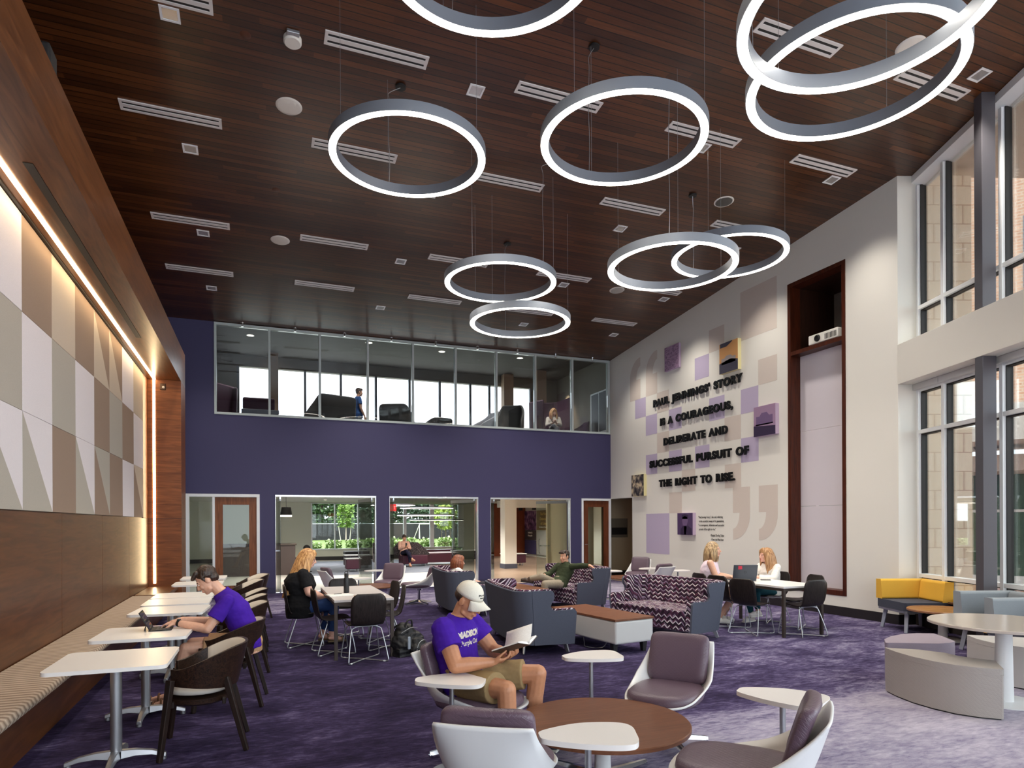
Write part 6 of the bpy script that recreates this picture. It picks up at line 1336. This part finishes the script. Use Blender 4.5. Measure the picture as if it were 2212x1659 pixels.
def on_surface(o, target, normal_dir, dist=.25, gap=.0015):   # press flat lettering onto a garment
    dg = bpy.context.evaluated_depsgraph_get(); me = target.data; from mathutils.bvhtree import BVHTree
    bv = BVHTree.FromPolygons([v.co.copy() for v in me.vertices], [tuple(p.vertices) for p in me.polygons]); n = V(normal_dir).normalized()
    for v in o.data.vertices:
        h_, nn, _, _ = bv.ray_cast(v.co + n*dist, -n)
        if h_ is not None: v.co = h_ + n*gap
def surf_text(txt, size, bold, m, t, target, o3, ux, uy, nd, name='print_lettering'):
    o = flat_text(txt, size, 0, m, t, bold, name); bm = bmesh.new(); bm.from_mesh(o.data)
    bmesh.ops.subdivide_edges(bm, edges=[e for e in bm.edges if e.calc_length() > size*.25], cuts=2); bm.to_mesh(o.data); bm.free()
    for v in o.data.vertices: v.co = V(o3) + V(ux)*v.co.x + V(uy)*v.co.y
    on_surface(o, target, nd); return o
tee = [c_ for c_ in t.children if c_.name.startswith('t_shirt')][0]
prt = mat('shirt_print', (212, 202, 190), .7)
surf_text('MADISON', .060, .004, prt, t, tee, (.014, .1, .862), (-1, 0, 0), (0, -.15, .98), (0, 1, .12)); surf_text('Purple Out', .050, .001, prt, t, tee, (.006, .1, .803), (-1, 0, 0), (0, -.15, .98), (0, 1, .12))
crown = [c_ for c_ in t.children if c_.name.startswith('cap_crown')][0]
for tx, sz, zz in (('JMU DUKES', .016, .088), ('MADISON', .012, .070)):
    surf_text(tx, sz, .0005, K['blk_letter'], t, crown, P(0, .1, zz), hm @ V((-1, 0, 0)), hm @ V((0, 0, 1)), hm @ V((0, 1, .25)))
bkz = thing('book', 'open hardback book with a dark cover in the hands of the man in the cap', 'book', (0, 0, 0), 0); bkz.matrix_world = MX.Translation(MAN) @ MX.Rotation(MRZ, 4, 'Z') @ MX.Translation((.0, .355, .785)) @ MX.Rotation(R(20), 4, 'X')
for sg in (-1, 1):
    q = MB(); q.T = MX.Rotation(R(-14)*sg, 4, 'Y'); q.box(min(0, sg*.155), max(0, sg*.155), -.115, .115, -.004, 0); q.build('cover', mat('dark_cover', (62, 46, 42), .5), bkz, ang=0)
    q = MB(); q.T = MX.Rotation(R(-14)*sg, 4, 'Y'); q.loft([[(sg*x, -.11, 0.0005), (sg*x, .11, .0005), (sg*x, .11, z), (sg*x, -.11, z)] for x, z in ((.001, .004), (.03, .018), (.09, .018), (.15, .010))]); q.build('pages', pap, bkz, ang=0)
q = MB(); q.sheet(lambda u, v: V((-.01 - .13*u, -.11 + .22*v, .022 + .11*u**1.4)), 8, 2); q.build('turning_page', pap, bkz, ang=180, solid=.0015)

# ---- typing man on the left
J = dict(pel=(0, -.175, .555), wai=(0, -.155, .685), che=(0, -.085, .855), nek=(0, .045, 1.035), hed=(0, .165, 1.155), shL=(-.185, -.02, .975), shR=(.185, -.01, .975), elL=(-.235, .14, .735), elR=(.24, .12, .735), wrL=(-.09, .405, .785), wrR=(.105, .385, .785),
         hiL=(-.095, -.15, .54), hiR=(.095, -.15, .54), knL=(-.13, .33, .555), knR=(.13, .30, .555), anL=(-.10, .46, .115), anR=(.10, .50, .115), toL=(-.11, .60, .055), toR=(.10, .66, .055))
hm = rotm(0, -36, 0)
t = figure('man in a purple t-shirt typing on a tablet computer at the bench tables', (-.27, 6.64, 0), R(88), J, hm, SK['light'], .006, 1.0, .96, .95, hands=[((-.09, .405, .785), (.25, .95, -.06), (.1, -.1, -1), 1, dict(curl=(24, 34, 22))), ((.105, .385, .785), (-.15, .97, -.06), (-.1, -.1, -1), -1, dict(curl=(24, 34, 22)))], arm=(.046, .042, .028), leg=(.08, .055, .037))
shirt(t, J, purple, 1.0, 1.02, 1.0, .64, .012, -.05, 't_shirt', .016, .007, wr=.005)
trousers(t, J, cloth_mat('tan_shorts', (176, 140, 106)), 1.0, .98, .70, .013, 'shorts', .008, flare=.02)
sandal(t, J, mat('tan_sandal', (150, 104, 62), .7), mat('brown_strap', (112, 74, 46), .7)); face(t, J['hed'], hm, 1.0, BRD, LIPM, IRIS); shorthair(t, J['hed'], hm, H_dark, 1.0, .006, .012, 1.04)
q = MB(); w_, e_ = V(J['wrL']), V(J['elL']); d_ = (w_ - e_).normalized(); q.loft([[w_ - d_*k + (d_.cross(V((0,0,1))).normalized()*math.cos(a) + d_.cross(d_.cross(V((0,0,1)))).normalized()*math.sin(a))*.033 for a in [2*PI*j/20 for j in range(20)]] for k in (.012, .034)]); wt = q.build('watch_strap', K['black'], t, ang=50)
q = MB(); q.obox(w_ - d_*.023 + V((-.01, 0, .033)), (.034, .03, .012), 0); q.build('watch_face', K['slot'], wt, ang=0, bevel=.003)
# ---- blonde woman in black
J = dict(pel=(0, -.06, .555), wai=(0, -.065, .69), che=(0, -.05, .86), nek=(0, -.01, 1.055), hed=(0, .06, 1.195), shL=(-.185, -.035, .99), shR=(.185, -.035, .99), elL=(-.255, .04, .745), elR=(.265, .03, .745), wrL=(-.05, .27, .645), wrR=(.06, .27, .64),
         hiL=(-.10, -.02, .54), hiR=(.10, -.02, .54), knL=(-.10, .36, .555), knR=(.11, .38, .555), anL=(-.09, .26, .12), anR=(.10, .36, .12), toL=(-.09, .40, .06), toR=(.11, .50, .06))
hm = rotm(-10, -16, 0)
t = figure('long-haired blonde woman in a black top sitting at the left study table', (.60, 9.42, 0), R(-86), J, hm, SK['fair'], .007, 1.02, 1.28, 1.30, 1, hands=[((-.05, .27, .645), (.5, .8, -.3), (.3, -.2, -1), 1), ((.06, .27, .64), (-.5, .8, -.3), (-.3, -.2, -1), -1)], shoulder=.066, arm=(.06, .054, .03), leg=(.09, .062, .04), bust=.035)
shirt(t, J, cloth_mat('black_top', (26, 26, 29)), 1.02, 1.34, 1.36, .72, .014, .06, 'black_top', .014, .009, .066, bust=.035, wr=.007)
trousers(t, J, cloth_mat('blue_jeans', (44, 66, 112)), 1.02, 1.15, 1.86, .011, 'jeans', .009, (.09, .062, .04)); sandal(t, J, mat('olive_sandal', (104, 86, 60), .7), mat('tan_strap', (150, 122, 88), .7))
face(t, J['hed'], hm, 1.02, BRB, LIP, IRIS, K['black']); longhair(t, J['hed'], hm, H_gold, 1.04, .62, .09, True, .05, dropdir=(0, -.34, -1))
# ---- man in green on the chevron settee
J = dict(pel=(0, -.05, .49), wai=(0, -.13, .59), che=(.0, -.205, .72), nek=(0, -.22, .885), hed=(0, -.19, 1.01), shL=(-.185, -.23, .825), shR=(.19, -.18, .825), elL=(-.43, -.28, .85), elR=(.26, .01, .66), wrL=(-.66, -.30, .865), wrR=(.10, .235, .665),
         hiL=(-.095, -.02, .49), hiR=(.095, -.02, .49), knL=(-.18, .40, .52), knR=(-.02, .37, .645), anL=(-.16, .44, .11), anR=(.16, .52, .60), toL=(-.18, .59, .05), toR=(.24, .62, .58))
hm = rotm(8, -2, 0)
t = figure('man in a dark green shirt lounging with crossed legs on the chevron settee', (5.40, 11.42, 0), R(100), J, hm, SK['mid'], .007, 1.0, 1.0, 1.0, hands=[((-.66, -.30, .865), (-.9, -.1, -.30), (0, .2, -1), 1), ((.10, .235, .665), (.3, .9, -.1), (.1, 0, -1), -1)])
shirt(t, J, cloth_mat('dark_green_shirt', (56, 64, 46)), 1.0, 1.04, 1.04, 1.88, .012, .01, 'shirt', wr=.006); trousers(t, J, cloth_mat('stone_trousers', (142, 132, 116)), 1.0, 1.0, 1.93, .011); shoes(t, J, mat('brown_shoe', (64, 48, 40), .5), K['black']); face(t, J['hed'], hm, 1.0, BRD, LIPM, IRIS); shorthair(t, J['hed'], hm, hair_mat('dark_hair', (30, 20, 16), (58, 40, 30)), 1.0, .007, 0, .99)
q = MB(); c = V(J['nek']); q.loft([[c + V((r_*math.cos(a), r_*math.sin(a) + .01, z_)) for a in [2*PI*j/20 for j in range(20)]] for r_, z_ in ((.075, -.012), (.066, .030))], caps=False); q.build('collar', cloth_mat('green_collar', (62, 70, 50)), t, ang=180, solid=.006)
q = MB(); q.ell(c + V((0, .062, -.012)), (.028, .012, .03)); q.build('undershirt', K['white'], t)
# ---- woman in the curved settee, back view
J = dict(pel=(0, -.05, .49), wai=(0, -.10, .59), che=(0, -.13, .70), nek=(0, -.11, .83), hed=(0, -.08, .945), shL=(-.17, -.13, .79), shR=(.17, -.13, .79), elL=(-.22, .05, .62), elR=(.22, .05, .62), wrL=(-.06, .22, .58), wrR=(.06, .22, .58),
         hiL=(-.09, -.02, .49), hiR=(.09, -.02, .49), knL=(-.09, .40, .50), knR=(.09, .40, .50), anL=(-.09, .43, .11), anR=(.09, .43, .11), toL=(-.09, .57, .05), toR=(.09, .57, .05))
hm = rotm(-6, -6, 0)
t = figure('red-haired woman whose head shows above the back of the rear grey settee', (3.62, 11.78, 0), R(-95), J, hm, SK['fair'], .009, .98, .95, .95, 1, hands=[((-.06, .22, .58), (.4, .9, -.1), (0, 0, -1), 1), ((.06, .22, .58), (-.4, .9, -.1), (0, 0, -1), -1)])
shirt(t, J, cloth_mat('white_blouse', (226, 224, 222)), .98, .98, 1.0, 1.8, .012); trousers(t, J, cloth_mat('dark_trousers', (48, 46, 54)), .98, .95, 1.9); shoes(t, J, K['black']); face(t, J['hed'], hm, .98, BRB, LIP, IRIS); longhair(t, J['hed'], hm, H_red, 1.04, .17, .085, True, .012)
# ---- two women at the right table
J = dict(pel=(0, -.05, .545), wai=(0, -.06, .68), che=(0, -.045, .865), nek=(0, -.02, 1.07), hed=(0, .02, 1.215), shL=(-.175, -.03, 1.005), shR=(.175, -.03, 1.005), elL=(-.215, .08, .785), elR=(.225, .06, .785), wrL=(-.09, .27, .775), wrR=(.10, .27, .775),
         hiL=(-.09, -.01, .53), hiR=(.09, -.01, .53), knL=(-.11, .40, .53), knR=(.12, .38, .53), anL=(-.10, .16, .11), anR=(.12, .10, .11), toL=(-.10, .30, .05), toR=(.13, .24, .05))
hm = rotm(-6, 2, 0)
t = figure('woman in a pale pink sleeveless top with shoulder-length hair by the laptop', (7.02, 8.82, 0), R(-130), J, hm, SK['light'], .007, 1.02, 1.05, 1.0, 1, hands=[((-.09, .27, .775), (.3, .95, -.1), (0, 0, -1), 1), ((.10, .27, .775), (-.3, .95, -.1), (0, 0, -1), -1)], shoulder=.054, arm=(.05, .044, .027), bust=.02)
shirt(t, J, cloth_mat('pale_pink_top', (232, 214, 226)), 1.02, 1.08, 1.05, 0, .012, .06, 'sleeveless_top', bust=.02, wr=.005); trousers(t, J, cloth_mat('denim_shorts', (120, 132, 150)), 1.02, 1.04, .45, .011, 'shorts'); shoes(t, J, K['white']); face(t, J['hed'], hm, 1.02, BRB, LIP, IRIS); longhair(t, J['hed'], hm, H_omb, 1.04, .25, .09, False, .02)
J = dict(pel=(0, -.05, .535), wai=(0, -.05, .66), che=(0, -.01, .80), nek=(0, .03, .975), hed=(0, .075, 1.11), shL=(-.165, .005, .915), shR=(.165, .005, .915), elL=(-.22, .15, .74), elR=(.22, .15, .745), wrL=(-.02, .32, .765), wrR=(.08, .31, .765),
         hiL=(-.09, -.01, .52), hiR=(.09, -.01, .52), knL=(-.08, .42, .55), knR=(.10, .40, .52), anL=(-.02, .30, .20), anR=(.08, .34, .11), toL=(-.0, .44, .14), toR=(.08, .49, .05))
hm = rotm(-22, 4, 0)
t = figure('woman with long strawberry hair, glasses and a white sweater at the right table', (7.98, 8.58, 0), R(99), J, hm, SK['fair'], .007, .98, .95, .95, 1, hands=[((-.02, .32, .765), (.6, .7, -.05), (0, 0, -1), 1), ((.08, .31, .765), (-.6, .7, -.05), (0, 0, -1), -1)])
shirt(t, J, cloth_mat('white_sweater', (232, 228, 222)), .98, 1.02, 1.02, 1.85, .015, .03, 'sweater', wr=.007); trousers(t, J, cloth_mat('teal_leggings', (34, 78, 88)), .98, .95, 1.86, .007, 'leggings'); shoes(t, J, mat('white_trainer', (232, 226, 220), .6), K['white']); face(t, J['hed'], hm, .98, BRB, LIP, IRIS, mat('clear_glasses', (196, 150, 140), .3)); longhair(t, J['hed'], hm, H_straw, 1.03, .40, .085, True, .02, dropdir=(0, -.16, -1))
# ---- lobby woman and the two people upstairs
JS = dict(pel=(0, -.05, .53), wai=(0, -.10, .65), che=(0, -.12, .80), nek=(0, -.10, .985), hed=(0, -.05, 1.11), shL=(-.17, -.12, .93), shR=(.17, -.12, .93), elL=(-.21, .03, .70), elR=(.21, .03, .70), wrL=(-.06, .20, .74), wrR=(.04, .22, .74),
         hiL=(-.09, 0, .52), hiR=(.09, 0, .52), knL=(-.06, .42, .53), knR=(.04, .40, .62), anL=(-.08, .44, .11), anR=(-.16, .50, .30), toL=(-.08, .58, .05), toR=(-.20, .62, .26))
hs = [((-.06, .20, .74), (.4, .8, .3), (.2, -.5, .8), -1), ((.04, .22, .74), (-.4, .8, .3), (-.2, -.5, .8), 1)]
hm = rotm(0, -22, 0)
t = figure('woman in a peach blouse looking at a phone on the lobby sofa', (5.33, 25.05, 0), R(184), JS, hm, SK['mid'], .010, .96, .95, .95, 1, hands=hs); shirt(t, JS, cloth_mat('peach_blouse', (206, 164, 146)), .96, 1.0, 1.0, 1.8, .013, vox=.011); trousers(t, JS, cloth_mat('navy_trousers', (34, 34, 52)), .96, .95, 1.85, vox=.011); shoes(t, JS, SK['mid']); shorthair(t, JS['hed'], hm, H_dark, 1.0, .01, 0, 1.03)
tag(MB().box(-.036, .036, -.006, .006, -.07, .07).build('phone', K['black'], bevel=.004), 'dark phone held by the woman on the lobby sofa', 'phone').location = (5.33, 24.74, .86)
hm = rotm(20, -20, 0)
t = figure('woman in a cream top reading in the plum booth upstairs', (8.6, 18.35, 4.0), R(160), JS, hm, SK['fair'], .011, .98, .95, .95, 1, hands=hs); shirt(t, JS, cloth_mat('cream_top', (206, 198, 188)), .98, 1.0, 1.0, 1.8, .013, vox=.011); trousers(t, JS, cloth_mat('grey_jeans', (76, 80, 92)), .98, .95, 1.88, vox=.011); shoes(t, JS, K['white']); longhair(t, JS['hed'], hm, H_straw, 1.03, .26, .085, True, .02, vox=.01)
J = dict(pel=(0, 0, .96), wai=(0, -.01, 1.09), che=(0, -.02, 1.27), nek=(0, 0, 1.475), hed=(0, .04, 1.625), shL=(-.18, -.01, 1.41), shR=(.18, -.01, 1.41), elL=(-.22, .0, 1.12), elR=(.22, .02, 1.12), wrL=(-.21, .12, .88), wrR=(.21, .14, .88),
         hiL=(-.09, 0, .92), hiR=(.09, 0, .92), knL=(-.10, .02, .50), knR=(.10, .03, .50), anL=(-.10, -.02, .10), anR=(.10, .0, .10), toL=(-.11, .13, .05), toR=(.11, .15, .05))
hm = rotm(0, -4, 0)
t = figure('person in a blue t-shirt standing in profile at the upstairs windows', (2.84, 19.9, 4.0), R(-82), J, hm, SK['mid'], .011, 1.0, .98, .98, hands=[((-.21, .12, .88), (0, .25, -1), (1, 0, 0), -1), ((.21, .14, .88), (0, .25, -1), (-1, 0, 0), 1)]); shirt(t, J, cloth_mat('blue_tee', (48, 84, 140)), 1.0, 1.02, 1.02, .6, .012, .02, 't_shirt', vox=.011); trousers(t, J, cloth_mat('grey_trousers', (96, 104, 118)), 1.0, .98, 1.92, vox=.011); shoes(t, J, K['black']); shorthair(t, J['hed'], hm, H_dark, 1.0, .01, 0, 1.05)
